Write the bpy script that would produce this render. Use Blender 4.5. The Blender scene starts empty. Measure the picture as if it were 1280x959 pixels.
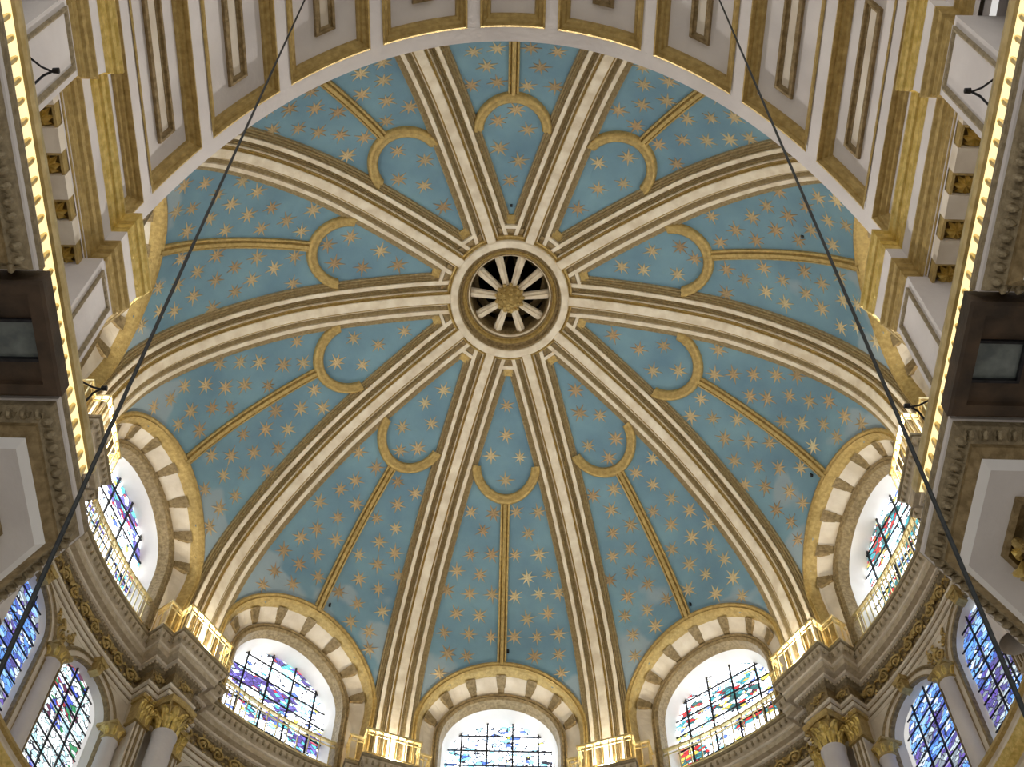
import bpy, math, random
from mathutils import Matrix, Vector
import numpy as np
random.seed(7)
C = bpy.context.scene.collection
R_ = math.radians
PI = math.pi
KY = 1.1            # the rotunda is a little longer than wide

# ------------------------------------------------------------------ camera
F = Vector((0.00033*0.489, 0.48939, 0.87206)).normalized()
roll = -0.022037
Dn = Vector((0, F.z, -F.y)).normalized()
Rt = F.cross(-Dn)
right = math.cos(roll)*Rt + math.sin(roll)*Dn
down = -math.sin(roll)*Rt + math.cos(roll)*Dn
cam_d = bpy.data.cameras.new('camera')
cam = bpy.data.objects.new('camera', cam_d)
C.objects.link(cam)
M = Matrix.Identity(4)
for i, v in enumerate((right, -down, -F)):
    for j in range(3):
        M[j][i] = v[j]
M.translation = Vector((0.1307, -18.2579, 0.0))
cam.matrix_world = M
cam_d.sensor_fit = 'HORIZONTAL'
cam_d.sensor_width = 36.0
cam_d.lens = 36.0*1642.7/1280.0
cam_d.clip_end = 300
bpy.context.scene.camera = cam

# ------------------------------------------------------------------ world, light, exposure
sc = bpy.context.scene
sc.view_settings.view_transform = 'Standard'
sc.view_settings.look = 'None'
sc.view_settings.gamma = 1
sc.view_settings.exposure = 0.22
sc.view_settings.use_curve_mapping = False
w = bpy.data.worlds.new('world')
sc.world = w
w.use_nodes = True
w.node_tree.nodes['Background'].inputs[0].default_value = (1.0, 0.97, 0.93, 1)
w.node_tree.nodes['Background'].inputs[1].default_value = 0.62
GLASS_UP = 5.0
GLASS_LOW = 3.0
# warm fill lamps added on the main cornice to brighten the vault
LAMP_W = 150.0
for k_, az_ in enumerate((18, -18, 54, -54, 90, -90, 126, -126)):
    ld = bpy.data.lights.new('cornice_fill_lamp', 'AREA')
    ld.shape = 'DISK'; ld.size = 0.5; ld.energy = LAMP_W; ld.color = (1.0, 0.89, 0.70)
    lo = bpy.data.objects.new('cornice_fill_lamp', ld)
    C.objects.link(lo)
    a_ = math.radians(az_)
    lo.location = (10.55*math.sin(a_), KY*10.55*math.cos(a_), 28.75)
    d_ = Vector((-5.5*math.sin(a_), -5.5*math.cos(a_), 8.0))
    lo.rotation_euler = d_.to_track_quat('-Z', 'Y').to_euler()

# fill spots added on the lower cornice to brighten the crossing arch
for az_, tx_ in ((0, 0.0), (40, -3.0), (-40, 3.0)):
    ld = bpy.data.lights.new('arch_fill_spot', 'SPOT')
    ld.energy = 8500.0; ld.spot_size = math.radians(46); ld.spot_blend = 0.6; ld.shadow_soft_size = 0.35; ld.color = (1.0, 0.95, 0.90)
    lo = bpy.data.objects.new('arch_fill_spot', ld)
    C.objects.link(lo)
    a_ = math.radians(az_)
    lo.location = (11.25*math.sin(a_), KY*11.25*math.cos(a_), 22.1)
    lo.rotation_euler = (Vector((tx_, -14.0, 22.6))-lo.location).to_track_quat('-Z', 'Y').to_euler()

# ------------------------------------------------------------------ materials
def nodes(name, rough=0.6, metal=0.0):
    m = bpy.data.materials.new(name)
    m.use_nodes = True
    nt = m.node_tree
    b = nt.nodes['Principled BSDF']
    b.inputs['Roughness'].default_value = rough
    b.inputs['Metallic'].default_value = metal
    return m, nt, b

def noise_mat(name, c1, c2, scale=3.0, rough=0.6, metal=0.0, bump=0.0, bscale=None, lo=0.35, hi=0.65, c3=None, rndval=0.0):
    m, nt, b = nodes(name, rough, metal)
    N, L = nt.nodes, nt.links
    geo = N.new('ShaderNodeNewGeometry')
    no = N.new('ShaderNodeTexNoise')
    no.inputs['Scale'].default_value = scale
    no.inputs['Detail'].default_value = 6
    L.new(geo.outputs['Position'], no.inputs['Vector'])
    r = N.new('ShaderNodeValToRGB')
    r.color_ramp.elements[0].position = lo
    r.color_ramp.elements[1].position = hi
    r.color_ramp.elements[0].color = (*c1, 1)
    r.color_ramp.elements[1].color = (*c2, 1)
    if c3:
        e = r.color_ramp.elements.new(hi+0.12)
        e.color = (*c3, 1)
    L.new(no.outputs['Fac'], r.inputs['Fac'])
    out = r.outputs['Color']
    if rndval:
        oi = N.new('ShaderNodeObjectInfo')
        mr = N.new('ShaderNodeMapRange')
        mr.inputs['To Min'].default_value = 1-rndval
        mr.inputs['To Max'].default_value = 1+rndval
        L.new(oi.outputs['Random'], mr.inputs['Value'])
        hv = N.new('ShaderNodeHueSaturation')
        L.new(mr.outputs['Result'], hv.inputs['Value'])
        L.new(out, hv.inputs['Color'])
        out = hv.outputs['Color']
    L.new(out, b.inputs['Base Color'])
    if bump:
        n2 = N.new('ShaderNodeTexNoise')
        n2.inputs['Scale'].default_value = bscale or scale*6
        n2.inputs['Detail'].default_value = 4
        L.new(geo.outputs['Position'], n2.inputs['Vector'])
        bp = N.new('ShaderNodeBump')
        bp.inputs['Strength'].default_value = bump
        bp.inputs['Distance'].default_value = 0.03
        L.new(n2.outputs['Fac'], bp.inputs['Height'])
        L.new(bp.outputs['Normal'], b.inputs['Normal'])
    return m

WHITE = noise_mat('cream plaster', (0.62, 0.54, 0.42), (0.78, 0.71, 0.59), 1.6, 0.75, bump=0.25, bscale=9)
OLIVE = noise_mat('worn olive gilding', (0.30, 0.225, 0.11), (0.45, 0.36, 0.20), 12.0, 0.5, 0.2, bump=0.4, bscale=24)
RIBWHITE = noise_mat('cream rib plaster', (0.66, 0.57, 0.43), (0.84, 0.77, 0.63), 2.5, 0.7, bump=0.3, bscale=12)
STONE = noise_mat('pale stone', (0.64, 0.60, 0.58), (0.75, 0.71, 0.68), 0.9, 0.8, bump=0.25, bscale=10)
REVEAL = noise_mat('white plaster', (0.80, 0.78, 0.76), (0.88, 0.87, 0.85), 1.2, 0.8)
GOLD = noise_mat('aged gilding', (0.36, 0.25, 0.08), (0.57, 0.42, 0.16), 9.0, 0.42, 0.4, bump=0.4, bscale=26, lo=0.3, hi=0.7)
BRIGHT = noise_mat('bright gilding', (0.58, 0.42, 0.10), (0.82, 0.63, 0.22), 9.0, 0.32, 0.55, bump=0.4, bscale=25)
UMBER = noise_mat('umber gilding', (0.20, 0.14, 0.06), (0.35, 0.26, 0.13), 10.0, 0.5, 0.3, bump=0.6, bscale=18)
TAN = noise_mat('tan carved stone', (0.44, 0.36, 0.24), (0.60, 0.51, 0.37), 6.0, 0.65, 0.05, bump=0.4, bscale=16)
GREYGOLD = noise_mat('dulled gilding', (0.24, 0.19, 0.11), (0.38, 0.31, 0.19), 12.0, 0.55, 0.25, bump=0.6, bscale=30)
WOOD = noise_mat('dark wood', (0.035, 0.022, 0.012), (0.09, 0.055, 0.03), 3.0, 0.6, bump=0.2)
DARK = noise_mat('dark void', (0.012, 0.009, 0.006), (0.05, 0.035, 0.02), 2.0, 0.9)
LEAD = noise_mat('black iron', (0.01, 0.01, 0.012), (0.03, 0.03, 0.035), 8.0, 0.5, 0.5)
CABLE = noise_mat('dark cable', (0.012, 0.016, 0.018), (0.03, 0.035, 0.035), 20.0, 0.6, 0.3)
RAILGLOW, _nt, _b = nodes('warm rail glow', 0.5)
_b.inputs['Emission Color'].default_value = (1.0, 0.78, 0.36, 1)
_b.inputs['Emission Strength'].default_value = 1.1  # emission put in for the light caught under the gallery handrails
BRASS = noise_mat('polished brass', (0.66, 0.52, 0.23), (0.88, 0.74, 0.40), 6.0, 0.32, 0.6)
LAMPGLASS = noise_mat('lamp glass', (0.10, 0.12, 0.12), (0.20, 0.23, 0.22), 5.0, 0.12)
FLOORM = noise_mat('floor marble', (0.45, 0.42, 0.38), (0.62, 0.60, 0.56), 1.0, 0.35)
STAR_M = noise_mat('gilded star', (0.40, 0.28, 0.15), (0.57, 0.47, 0.27), 0.45, 0.55, 0.05, c3=(0.68, 0.64, 0.42), rndval=0.16)

# blue vault: plaster blue with cloudy tone and pale repair patches low down
def blue_mat():
    m, nt, b = nodes('blue painted plaster', 0.75)
    N, L = nt.nodes, nt.links
    geo = N.new('ShaderNodeNewGeometry')
    n1 = N.new('ShaderNodeTexNoise'); n1.inputs['Scale'].default_value = 0.7; n1.inputs['Detail'].default_value = 8
    L.new(geo.outputs['Position'], n1.inputs['Vector'])
    r1 = N.new('ShaderNodeValToRGB')
    r1.color_ramp.elements[0].position = 0.3; r1.color_ramp.elements[0].color = (0.122, 0.238, 0.332, 1)
    r1.color_ramp.elements[1].position = 0.72; r1.color_ramp.elements[1].color = (0.192, 0.345, 0.430, 1)
    L.new(n1.outputs['Fac'], r1.inputs['Fac'])
    n2 = N.new('ShaderNodeTexNoise'); n2.inputs['Scale'].default_value = 0.38; n2.inputs['Detail'].default_value = 3
    L.new(geo.outputs['Position'], n2.inputs['Vector'])
    sep = N.new('ShaderNodeSeparateXYZ'); L.new(geo.outputs['Position'], sep.inputs[0])
    mr = N.new('ShaderNodeMapRange')
    mr.inputs['From Min'].default_value = 35.6; mr.inputs['From Max'].default_value = 32.5
    mr.inputs['To Min'].default_value = -0.22; mr.inputs['To Max'].default_value = 0.16
    L.new(sep.outputs['Z'], mr.inputs['Value'])
    ad = N.new('ShaderNodeMath'); ad.operation = 'ADD'
    L.new(n2.outputs['Fac'], ad.inputs[0]); L.new(mr.outputs['Result'], ad.inputs[1])
    r2 = N.new('ShaderNodeValToRGB')
    r2.color_ramp.elements[0].position = 0.54; r2.color_ramp.elements[0].color = (0, 0, 0, 1)
    r2.color_ramp.elements[1].position = 0.58; r2.color_ramp.elements[1].color = (1, 1, 1, 1)
    L.new(ad.outputs[0], r2.inputs['Fac'])
    mx = N.new('ShaderNodeMixRGB')
    L.new(r2.outputs['Color'], mx.inputs['Fac']); L.new(r1.outputs['Color'], mx.inputs['Color1'])
    mx.inputs['Color2'].default_value = (0.27, 0.36, 0.42, 1)
    L.new(mx.outputs['Color'], b.inputs['Base Color'])
    n3 = N.new('ShaderNodeTexNoise'); n3.inputs['Scale'].default_value = 5; n3.inputs['Detail'].default_value = 5
    L.new(geo.outputs['Position'], n3.inputs['Vector'])
    bp = N.new('ShaderNodeBump'); bp.inputs['Strength'].default_value = 0.2; bp.inputs['Distance'].default_value = 0.03
    L.new(n3.outputs['Fac'], bp.inputs['Height']); L.new(bp.outputs['Normal'], b.inputs['Normal'])
    return m
BLUE = blue_mat()

def glass_mat(name, stops, figure, strength, seed, cell=3.2):
    """stained glass lit from outside: voronoi pieces of coloured glass with lead between"""
    m, nt, b = nodes(name, 0.25)
    N, L = nt.nodes, nt.links
    uv = N.new('ShaderNodeUVMap')
    mp = N.new('ShaderNodeMapping'); mp.inputs['Location'].default_value = (seed*7.3, seed*3.1, 0)
    mp.inputs['Scale'].default_value = (1.0, 1.9, 1)
    L.new(uv.outputs[0], mp.inputs['Vector'])
    v = N.new('ShaderNodeTexVoronoi'); v.inputs['Scale'].default_value = cell
    L.new(mp.outputs[0], v.inputs['Vector'])
    ve = N.new('ShaderNodeTexVoronoi'); ve.feature = 'DISTANCE_TO_EDGE'; ve.inputs['Scale'].default_value = cell
    L.new(mp.outputs[0], ve.inputs['Vector'])
    sp = N.new('ShaderNodeSeparateColor'); L.new(v.outputs['Color'], sp.inputs[0])
    ra = N.new('ShaderNodeValToRGB'); ra.color_ramp.interpolation = 'CONSTANT'
    rb = N.new('ShaderNodeValToRGB'); rb.color_ramp.interpolation = 'CONSTANT'
    for rr, st in ((ra, stops), (rb, figure)):
        for i, (p_, c_) in enumerate(st):
            e = rr.color_ramp.elements[i] if i < 2 else rr.color_ramp.elements.new(p_)
            e.position = p_; e.color = (*c_, 1)
    L.new(sp.outputs[0], ra.inputs['Fac']); L.new(sp.outputs[1], rb.inputs['Fac'])
    n = N.new('ShaderNodeTexNoise'); n.inputs['Scale'].default_value = 0.62; n.inputs['Detail'].default_value = 3
    L.new(mp.outputs[0], n.inputs['Vector'])
    st = N.new('ShaderNodeMath'); st.operation = 'GREATER_THAN'; st.inputs[1].default_value = 0.53
    L.new(n.outputs['Fac'], st.inputs[0])
    mx = N.new('ShaderNodeMixRGB'); L.new(st.outputs[0], mx.inputs['Fac'])
    L.new(ra.outputs['Color'], mx.inputs['Color1']); L.new(rb.outputs['Color'], mx.inputs['Color2'])
    lt = N.new('ShaderNodeMath'); lt.operation = 'GREATER_THAN'; lt.inputs[1].default_value = 0.055
    L.new(ve.outputs['Distance'], lt.inputs[0])
    m2 = N.new('ShaderNodeMixRGB'); m2.inputs['Color1'].default_value = (0.01, 0.01, 0.015, 1)
    L.new(lt.outputs[0], m2.inputs['Fac']); L.new(mx.outputs['Color'], m2.inputs['Color2'])
    b.inputs['Base Color'].default_value = (0.03, 0.03, 0.04, 1)
    L.new(m2.outputs['Color'], b.inputs['Emission Color'])
    b.inputs['Emission Strength'].default_value = strength
    return m
W_ = (0.95, 0.97, 1.0)
UPG = [glass_mat('upper stained glass %d' % k,
        [(0.0, W_), (0.34, (0.45, 0.60, 0.75)), (0.50, (0.70, 0.72, 0.74)), (0.66, (0.15, 0.36, 0.42)), (0.73, W_), (0.93, (0.35, 0.33, 0.05)), (0.95, (0.04, 0.07, 0.22))],
        fg, GLASS_UP, k+1, sc_)
       for k, (sc_, fg) in enumerate([
        (4.6, [(0.0, (0.40, 0.55, 0.70)), (0.3, W_), (0.55, (0.10, 0.32, 0.36)), (0.72, (0.25, 0.33, 0.50)), (0.93, (0.03, 0.06, 0.2))]),
        (4.6, [(0.0, (0.035, 0.025, 0.10)), (0.35, (0.06, 0.05, 0.19)), (0.55, (0.25, 0.32, 0.40)), (0.78, (0.20, 0.01, 0.03)), (0.86, (0.04, 0.20, 0.22))]),
        (4.6, [(0.0, (0.18, 0.012, 0.012)), (0.22, (0.012, 0.05, 0.05)), (0.5, (0.30, 0.40, 0.45)), (0.68, (0.02, 0.12, 0.14)), (0.88, (0.25, 0.18, 0.03))])])]
LOG = [glass_mat('lower stained glass %d' % k, st, fg, GLASS_LOW, k+6, 5.0)
       for k, (st, fg) in enumerate([
        ([(0.0, (0.05, 0.13, 0.36)), (0.3, (0.13, 0.24, 0.42)), (0.55, (0.03, 0.05, 0.20)), (0.75, (0.30, 0.36, 0.42)), (0.9, (0.08, 0.20, 0.40))],
         [(0.0, (0.04, 0.035, 0.12)), (0.3, (0.10, 0.12, 0.14)), (0.55, (0.06, 0.04, 0.18)), (0.8, (0.22, 0.26, 0.28))]),
        ([(0.0, (0.42, 0.50, 0.50)), (0.4, (0.46, 0.50, 0.49)), (0.7, (0.22, 0.36, 0.40)), (0.9, (0.40, 0.40, 0.44))],
         [(0.0, (0.05, 0.015, 0.03)), (0.2, (0.40, 0.46, 0.48)), (0.5, (0.03, 0.05, 0.25)), (0.72, (0.15, 0.02, 0.025)), (0.85, (0.02, 0.12, 0.05))])])]

# ------------------------------------------------------------------ mesh helpers
class MB:
    def __init__(s):
        s.v = []; s.f = []; s.uv = None
    def add(s, vs, fs):
        o = len(s.v)
        s.v.extend([tuple(v) for v in vs])
        s.f.extend([tuple(i+o for i in f) for f in fs])
    def grid(s, rows, closed_u=False):
        """rows: list of equally long point lists"""
        n = len(rows[0]); m_ = len(rows)
        vs = [p for r in rows for p in r]
        fs = []
        for i in range(m_-1):
            for j in range(n-1 if not closed_u else n):
                a = i*n+j; b2 = i*n+(j+1) % n
                fs.append((a, b2, b2+n, a+n))
        s.add(vs, fs)
    def box(s, x0, x1, y0, y1, z0, z1, mat=None):
        vs = [(x, y, z) for z in (z0, z1) for y in (y0, y1) for x in (x0, x1)]
        if mat is not None:
            vs = [tuple(mat @ Vector(v)) for v in vs]
        s.add(vs, [(0, 2, 3, 1), (4, 5, 7, 6), (0, 1, 5, 4), (2, 6, 7, 3), (0, 4, 6, 2), (1, 3, 7, 5)])
    def tube(s, pts, rad, n=6, cap=True):
        pts = [Vector(p) for p in pts]
        rads = rad if isinstance(rad, (list, tuple)) else [rad]*len(pts)
        rows = []
        up = Vector((0, 0, 1))
        d0 = (pts[1]-pts[0]).normalized()
        if abs(d0.dot(up)) > 0.9:
            up = Vector((1, 0, 0))
        for i, p in enumerate(pts):
            d = (pts[min(i+1, len(pts)-1)]-pts[max(i-1, 0)]).normalized()
            a = d.cross(up).normalized(); b2 = d.cross(a).normalized()
            rows.append([tuple(p+rads[i]*(math.cos(t)*a+math.sin(t)*b2)) for t in [2*PI*k/n for k in range(n)]])
        o = len(s.v)
        s.grid(rows, True)
        if cap:
            s.f.append(tuple(o+k for k in range(n)))
            s.f.append(tuple(o+(len(rows)-1)*n+k for k in reversed(range(n))))
    def lathe(s, prof, n=16, mat=None):
        rows = [[(r*math.cos(t), r*math.sin(t), z) for t in [2*PI*k/n for k in range(n)]] for r, z in prof]
        if mat is not None:
            rows = [[tuple(mat @ Vector(p)) for p in r] for r in rows]
        s.grid(rows, True)
    def build(s, name, mat, parent=None, smooth=False, kind=None):
        me = bpy.data.meshes.new(name)
        me.from_pydata(s.v, [], s.f)
        me.materials.append(mat)
        if smooth:
            for p in me.polygons:
                p.use_smooth = True
        if s.uv:
            l = me.uv_layers.new()
            for lp in me.loops:
                l.data[lp.index].uv = s.uv[lp.vertex_index]
        me.update()
        o = bpy.data.objects.new(name, me)
        C.objects.link(o)
        if parent is not None:
            o.parent = parent
        if kind:
            o['kind'] = kind
        return o

def inst(src, name, parent, mat4):
    o = bpy.data.objects.new(name, src)
    C.objects.link(o)
    if parent is not None:
        o.parent = parent
    o.matrix_basis = mat4
    return o

def empty(name, label=None, cat=None, group=None, kind=None, loc=(0, 0, 0)):
    o = bpy.data.objects.new(name, None)
    o.empty_display_size = 0.3
    C.objects.link(o)
    o.location = loc
    if label: o['label'] = label
    if cat: o['category'] = cat
    if group: o['group'] = group
    if kind: o['kind'] = kind
    return o

def rebase(root):
    """put the empty at the base of its children without moving them"""
    pts = []
    kids = list(root.children)
    for k in kids:
        if k.type == 'MESH':
            for c in list(k.data.vertices)[::max(1, len(k.data.vertices)//60)]:
                pts.append(k.matrix_basis @ c.co)
    if not pts: return
    mn = Vector([min(p[i] for p in pts) for i in range(3)]); mx_ = Vector([max(p[i] for p in pts) for i in range(3)])
    loc = Vector(((mn.x+mx_.x)/2, (mn.y+mx_.y)/2, mn.z))
    root.location = loc
    for k in kids:
        k.matrix_basis = Matrix.Translation(-loc) @ k.matrix_basis

def W(az, A, lat, z):
    """rotunda frame: azimuth (deg, 0 = far side, + = right), apothem distance, lateral offset, height"""
    a = R_(az)
    return (A*math.sin(a)+lat*math.cos(a), KY*(A*math.cos(a)-lat*math.sin(a)), z)

# ------------------------------------------------------------------ dome profile
PR = [(0.0, 38.60), (1.0, 38.5), (1.85, 38.32), (3.2, 38.05), (5.0, 37.5), (6.45, 36.9), (7.5, 36.25), (8.5, 35.45), (9.3, 34.65),
      (10.0, 33.75), (10.5, 32.85), (10.8, 31.95), (11.0, 30.95), (11.1, 30.0), (11.13, 29.3), (11.15, 28.6)]
def catmull(P, t):
    n = len(P)-1
    i = min(int(t), n-1); u = t-i
    p0 = P[max(i-1, 0)]; p1 = P[i]; p2 = P[i+1]; p3 = P[min(i+2, n)]
    return tuple(0.5*((2*b)+(-a+c)*u+(2*a-5*b+4*c-d)*u*u+(-a+3*b-3*c+d)*u**3) for a, b, c, d in zip(p0, p1, p2, p3))
dense = [catmull(PR, i*(len(PR)-1)/400) for i in range(401)]
S = [0.0]
for i in range(400):
    S.append(S[-1]+math.dist(dense[i], dense[i+1]))
DR = np.array([d[0] for d in dense]); DZ = np.array([d[1] for d in dense]); SA = np.array(S)
STOT = S[-1]
def dome_s(s):
    s = min(max(s, 0), STOT)
    r = float(np.interp(s, SA, DR)); z = float(np.interp(s, SA, DZ))
    e = 0.05
    r1 = float(np.interp(min(s+e, STOT), SA, DR)); z1 = float(np.interp(min(s+e, STOT), SA, DZ))
    r0 = float(np.interp(max(s-e, 0), SA, DR)); z0 = float(np.interp(max(s-e, 0), SA, DZ))
    tr, tz = r1-r0, z1-z0
    L = math.hypot(tr, tz)
    return r, z, (-(-tz)/L, -(tr)/L)     # inward normal (radial, z)
def s_of_r(r): return float(np.interp(r, DR, SA))
def R_of_z(z): return float(np.interp(-z, -DZ, DR))
def DP(az, s, wlat, h=0.0):
    r, z, n = dome_s(s)
    A = math.sqrt(max(r*r-wlat*wlat, 1e-6))
    return W(az, A+h*n[0]*-1 if False else A+h*n[0]*1.0*(-1 if n[0] > 0 else 1), wlat, z+h*n[1])
def domeA(lat, z):
    r = R_of_z(z)
    return math.sqrt(max(r*r-lat*lat, 0.01))

SECT = [0, 36, -36, 72, -72, 108, -108, 144, -144, 180]
RIBS = [18, -18, 54, -54, 90, -90, 126, -126, 162, -162]
ZC = 30.95          # springing height of the upper window arches
RWIN = 2.74
HASWIN = {0, 36, -36, 72, -72, 108, -108, 144, -144}

# ================================================================== CEILING: the dome
dome = empty('ceiling', 'blue star-painted ribbed dome with cream and gold ribs', None, None, 'structure', (0, 0, 28.6))
DOFF = Matrix.Translation((0, 0, -28.6))
def dchild(o):
    o.parent = dome
    o.matrix_basis = DOFF @ o.matrix_basis
    return o

# a star: ten-pointed, slightly domed
def star_mesh(n=8):
    mb = MB()
    vs = [(0, 0, 0.035)]
    for k in range(2*n):
        a = PI*k/n
        r = (0.32 if (k//2) % 2 == 0 else 0.25) if k % 2 == 0 else 0.095
        vs.append((r*math.cos(a), r*math.sin(a), 0.006))
    for k in range(2*n):
        a = PI*k/n
        r = (0.32 if (k//2) % 2 == 0 else 0.25) if k % 2 == 0 else 0.095
        vs.append((r*math.cos(a), r*math.sin(a), -0.03))
    fs = [(0, 1+k, 1+(k+1) % (2*n)) for k in range(2*n)]
    fs += [(1+k, 1+2*n+k, 1+2*n+(k+1) % (2*n), 1+(k+1) % (2*n)) for k in range(2*n)]
    mb.add(vs, fs)
    me = bpy.data.meshes.new('star'); me.from_pydata(mb.v, [], mb.f); me.materials.append(STAR_M)
    return me
STAR = star_mesh()
T18 = math.tan(R_(18))

def place_star(az, s, lat, parent):
    p = Vector(DP(az, s, lat, 0.012))
    e1 = (Vector(DP(az, s+0.1, lat, 0.012))-p).normalized()
    e2 = (Vector(DP(az, s, lat+0.1, 0.012))-p).normalized()
    n = e1.cross(e2).normalized()
    axis = Vector((p.x, p.y, 0))
    if n.z > 0: n = -n
    e2 = n.cross(e1).normalized()
    rot = Matrix((e1, e2, n)).transposed().to_4x4()
    k = random.uniform(0.92, 1.12)
    return inst(STAR, 'star', parent, Matrix.Translation(p) @ rot @ Matrix.Rotation(random.uniform(0, 0.7), 4, 'Z') @ Matrix.Scale(k, 4))

SPOD = s_of_r(5.42); RPOD = 1.02      # centre and radius of the rounded pod end
for az in SECT:
    # blue panel
    NS, NL = 84, 44
    s0 = s_of_r(1.72)
    rows = []
    cell = []
    for i in range(NS+1):
        s = s0+(STOT-s0)*i/NS
        r, z, _ = dome_s(s)
        rows.append([W(az, r*math.cos(R_(-18+36*j/NL)), r*math.sin(R_(-18+36*j/NL)), z) for j in range(NL+1)])
        cell.append([(r*math.sin(R_(-18+36*j/NL)), z) for j in range(NL+1)])
    mb = MB()
    fs = []
    n = NL+1
    for i in range(NS):
        for j in range(NL):
            if az in HASWIN:
                lx = (cell[i][j][0]+cell[i+1][j+1][0])/2; z = (cell[i][j][1]+cell[i+1][j+1][1])/2
                if abs(lx) < RWIN-0.09 and (z < ZC or math.hypot(lx, (z-ZC)/0.895) < RWIN-0.09):
                    continue
            fs.append((i*n+j, i*n+j+1, (i+1)*n+j+1, (i+1)*n+j))
    mb.add([p for r in rows for p in r], fs)
    panel = mb.build('vault_panel', BLUE, None, True)
    dchild(panel)
    # gold pod moulding: half ring between the two ribs
    prof = [(-0.17, -0.02), (-0.16, 0.10), (-0.08, 0.16), (0.0, 0.10), (0.03, 0.17), (0.12, 0.15), (0.16, 0.06), (0.17, -0.02)]
    rows = []
    for k in range(33):
        t = R_(1+178*k/32)
        rows.append([DP(az, SPOD+(RPOD+o)*math.sin(t), (RPOD+o)*math.cos(t), h) for o, h in prof])
    mb = MB(); mb.grid(rows)
    o = mb.build('pod_moulding', GOLD, panel, True)
    # thin central moulding down to the window arch
    prof = [(-0.16, -0.02), (-0.15, 0.07), (-0.10, 0.09), (-0.07, 0.05), (-0.05, 0.14), (0.05, 0.14), (0.07, 0.05), (0.10, 0.09), (0.15, 0.07), (0.16, -0.02)]
    s1 = SPOD+RPOD+0.08
    s2 = float(np.interp(-(ZC+RWIN*0.895-0.02), -DZ, SA)) if az in HASWIN else STOT
    mb = MB(); mb.grid([[DP(az, s1+(s2-s1)*i/30, o_, h) for o_, h in prof] for i in range(31)])
    mb.build('central_moulding', GOLD, panel, False)
    # stars
    for (r, lat) in [(3.55, 0.0), (4.45, 0.02), (5.1, -0.47), (5.12, 0.47), (5.8, 0.0)] if az % 72 == 0 else [(3.7, 0.08), (4.35, -0.22), (4.75, 0.38), (5.35, -0.45), (5.6, 0.4), (5.95, -0.1)]:
        place_star(az, s_of_r(r), lat+random.uniform(-.05, .05), panel)
    s = s_of_r(6.75); row = 0
    while s < STOT-0.3:
        r, z, _ = dome_s(s)
        half = r*T18-0.80
        lim = half-0.17
        for sg in (-1, 1):
            l0 = 0.42
            if z < ZC+RWIN+0.3:
                if z > ZC:
                    l0 = max(l0, math.sqrt(max(0, (RWIN+0.32)**2-((z-ZC)/.895)**2)))
                else:
                    l0 = 99
            if l0 >= lim+0.05:
                continue
            wdt = lim-l0
            cnt = max(1, int(wdt/0.68)+1)
            sh = 0.5 if row % 2 else 0.0
            for k in range(cnt+1):
                lat = l0+(k+sh)*0.74+random.uniform(-.06, .06)
                if lat > lim+0.04: continue
                place_star(az, s+random.uniform(-.07, .07), sg*lat, panel)
        s += 0.66; row += 1

# ribs
PROF_W = [(-0.14, 0.33), (-0.12, 0.35), (0.12, 0.35), (0.14, 0.33)]
HALF = [
    ('gilded_moulding', GOLD, [(0.14, 0.33), (0.145, 0.26), (0.19, 0.28), (0.20, 0.22)]),
    ('cream_line', RIBWHITE, [(0.20, 0.22), (0.205, 0.235), (0.23, 0.235), (0.235, 0.18)]),
    ('carved_band', OLIVE, [(0.235, 0.18), (0.24, 0.12), (0.29, 0.15), (0.30, 0.10), (0.35, 0.16), (0.36, 0.13), (0.40, 0.17), (0.41, 0.10)]),
    ('cream_fillet', RIBWHITE, [(0.41, 0.10), (0.415, 0.21), (0.53, 0.21), (0.535, 0.17)]),
    ('edge_moulding', OLIVE, [(0.535, 0.17), (0.54, 0.11), (0.60, 0.14), (0.61, 0.08), (0.66, 0.10), (0.67, 0.04), (0.73, 0.07), (0.76, -0.03)]),
]
def ribP(az, s, w_, h):
    r, z, n = dome_s(s)
    lim = r*T18
    if abs(w_) > lim: w_ = math.copysign(lim, w_)
    return DP(az, s, w_, h)
SR0, SR1 = s_of_r(1.76), STOT
for az in RIBS:
    NSEG = 44
    ss = [SR0+(SR1-SR0)*i/NSEG for i in range(NSEG+1)]
    mb = MB(); mb.grid([[ribP(az, s, a, h) for a, h in PROF_W] for s in ss])
    rib = mb.build('rib', RIBWHITE)
    dchild(rib)
    for nm, mt, pf in HALF:
        for sg in (-1, 1):
            mb = MB(); mb.grid([[ribP(az, s, sg*a, h) for a, h in pf] for s in ss])
            mb.build(nm, mt, rib)
# short straight ends closing each panel frame near the ring
for az in SECT:
    for nm, mt, ra, rb, h0, h1, wq in [('frame_end', RIBWHITE, 2.27, 2.37, 0.212, 0.212, 0.44), ('frame_end', UMBER, 2.0, 2.27, 0.16, 0.18, 0.30), ('frame_end', GOLD, 2.37, 2.62, 0.13, 0.06, 0.58)]:
        mb = MB()
        sa, sb = s_of_r(ra), s_of_r(rb)
        wa, wb = ra*T18-wq/0.951, rb*T18-wq/0.951
        vs = [DP(az, sa, -wa, h0), DP(az, sa, wa, h0), DP(az, sb, wb, h1), DP(az, sb, -wb, h1)]
        vs += [DP(az, sa, -wa, 0), DP(az, sa, wa, 0), DP(az, sb, wb, 0), DP(az, sb, -wb, 0)]
        mb.add(vs, [(0, 1, 2, 3), (0, 4, 5, 1), (1, 5, 6, 2), (2, 6, 7, 3), (3, 7, 4, 0)])
        dchild(mb.build(nm, mt))

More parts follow.
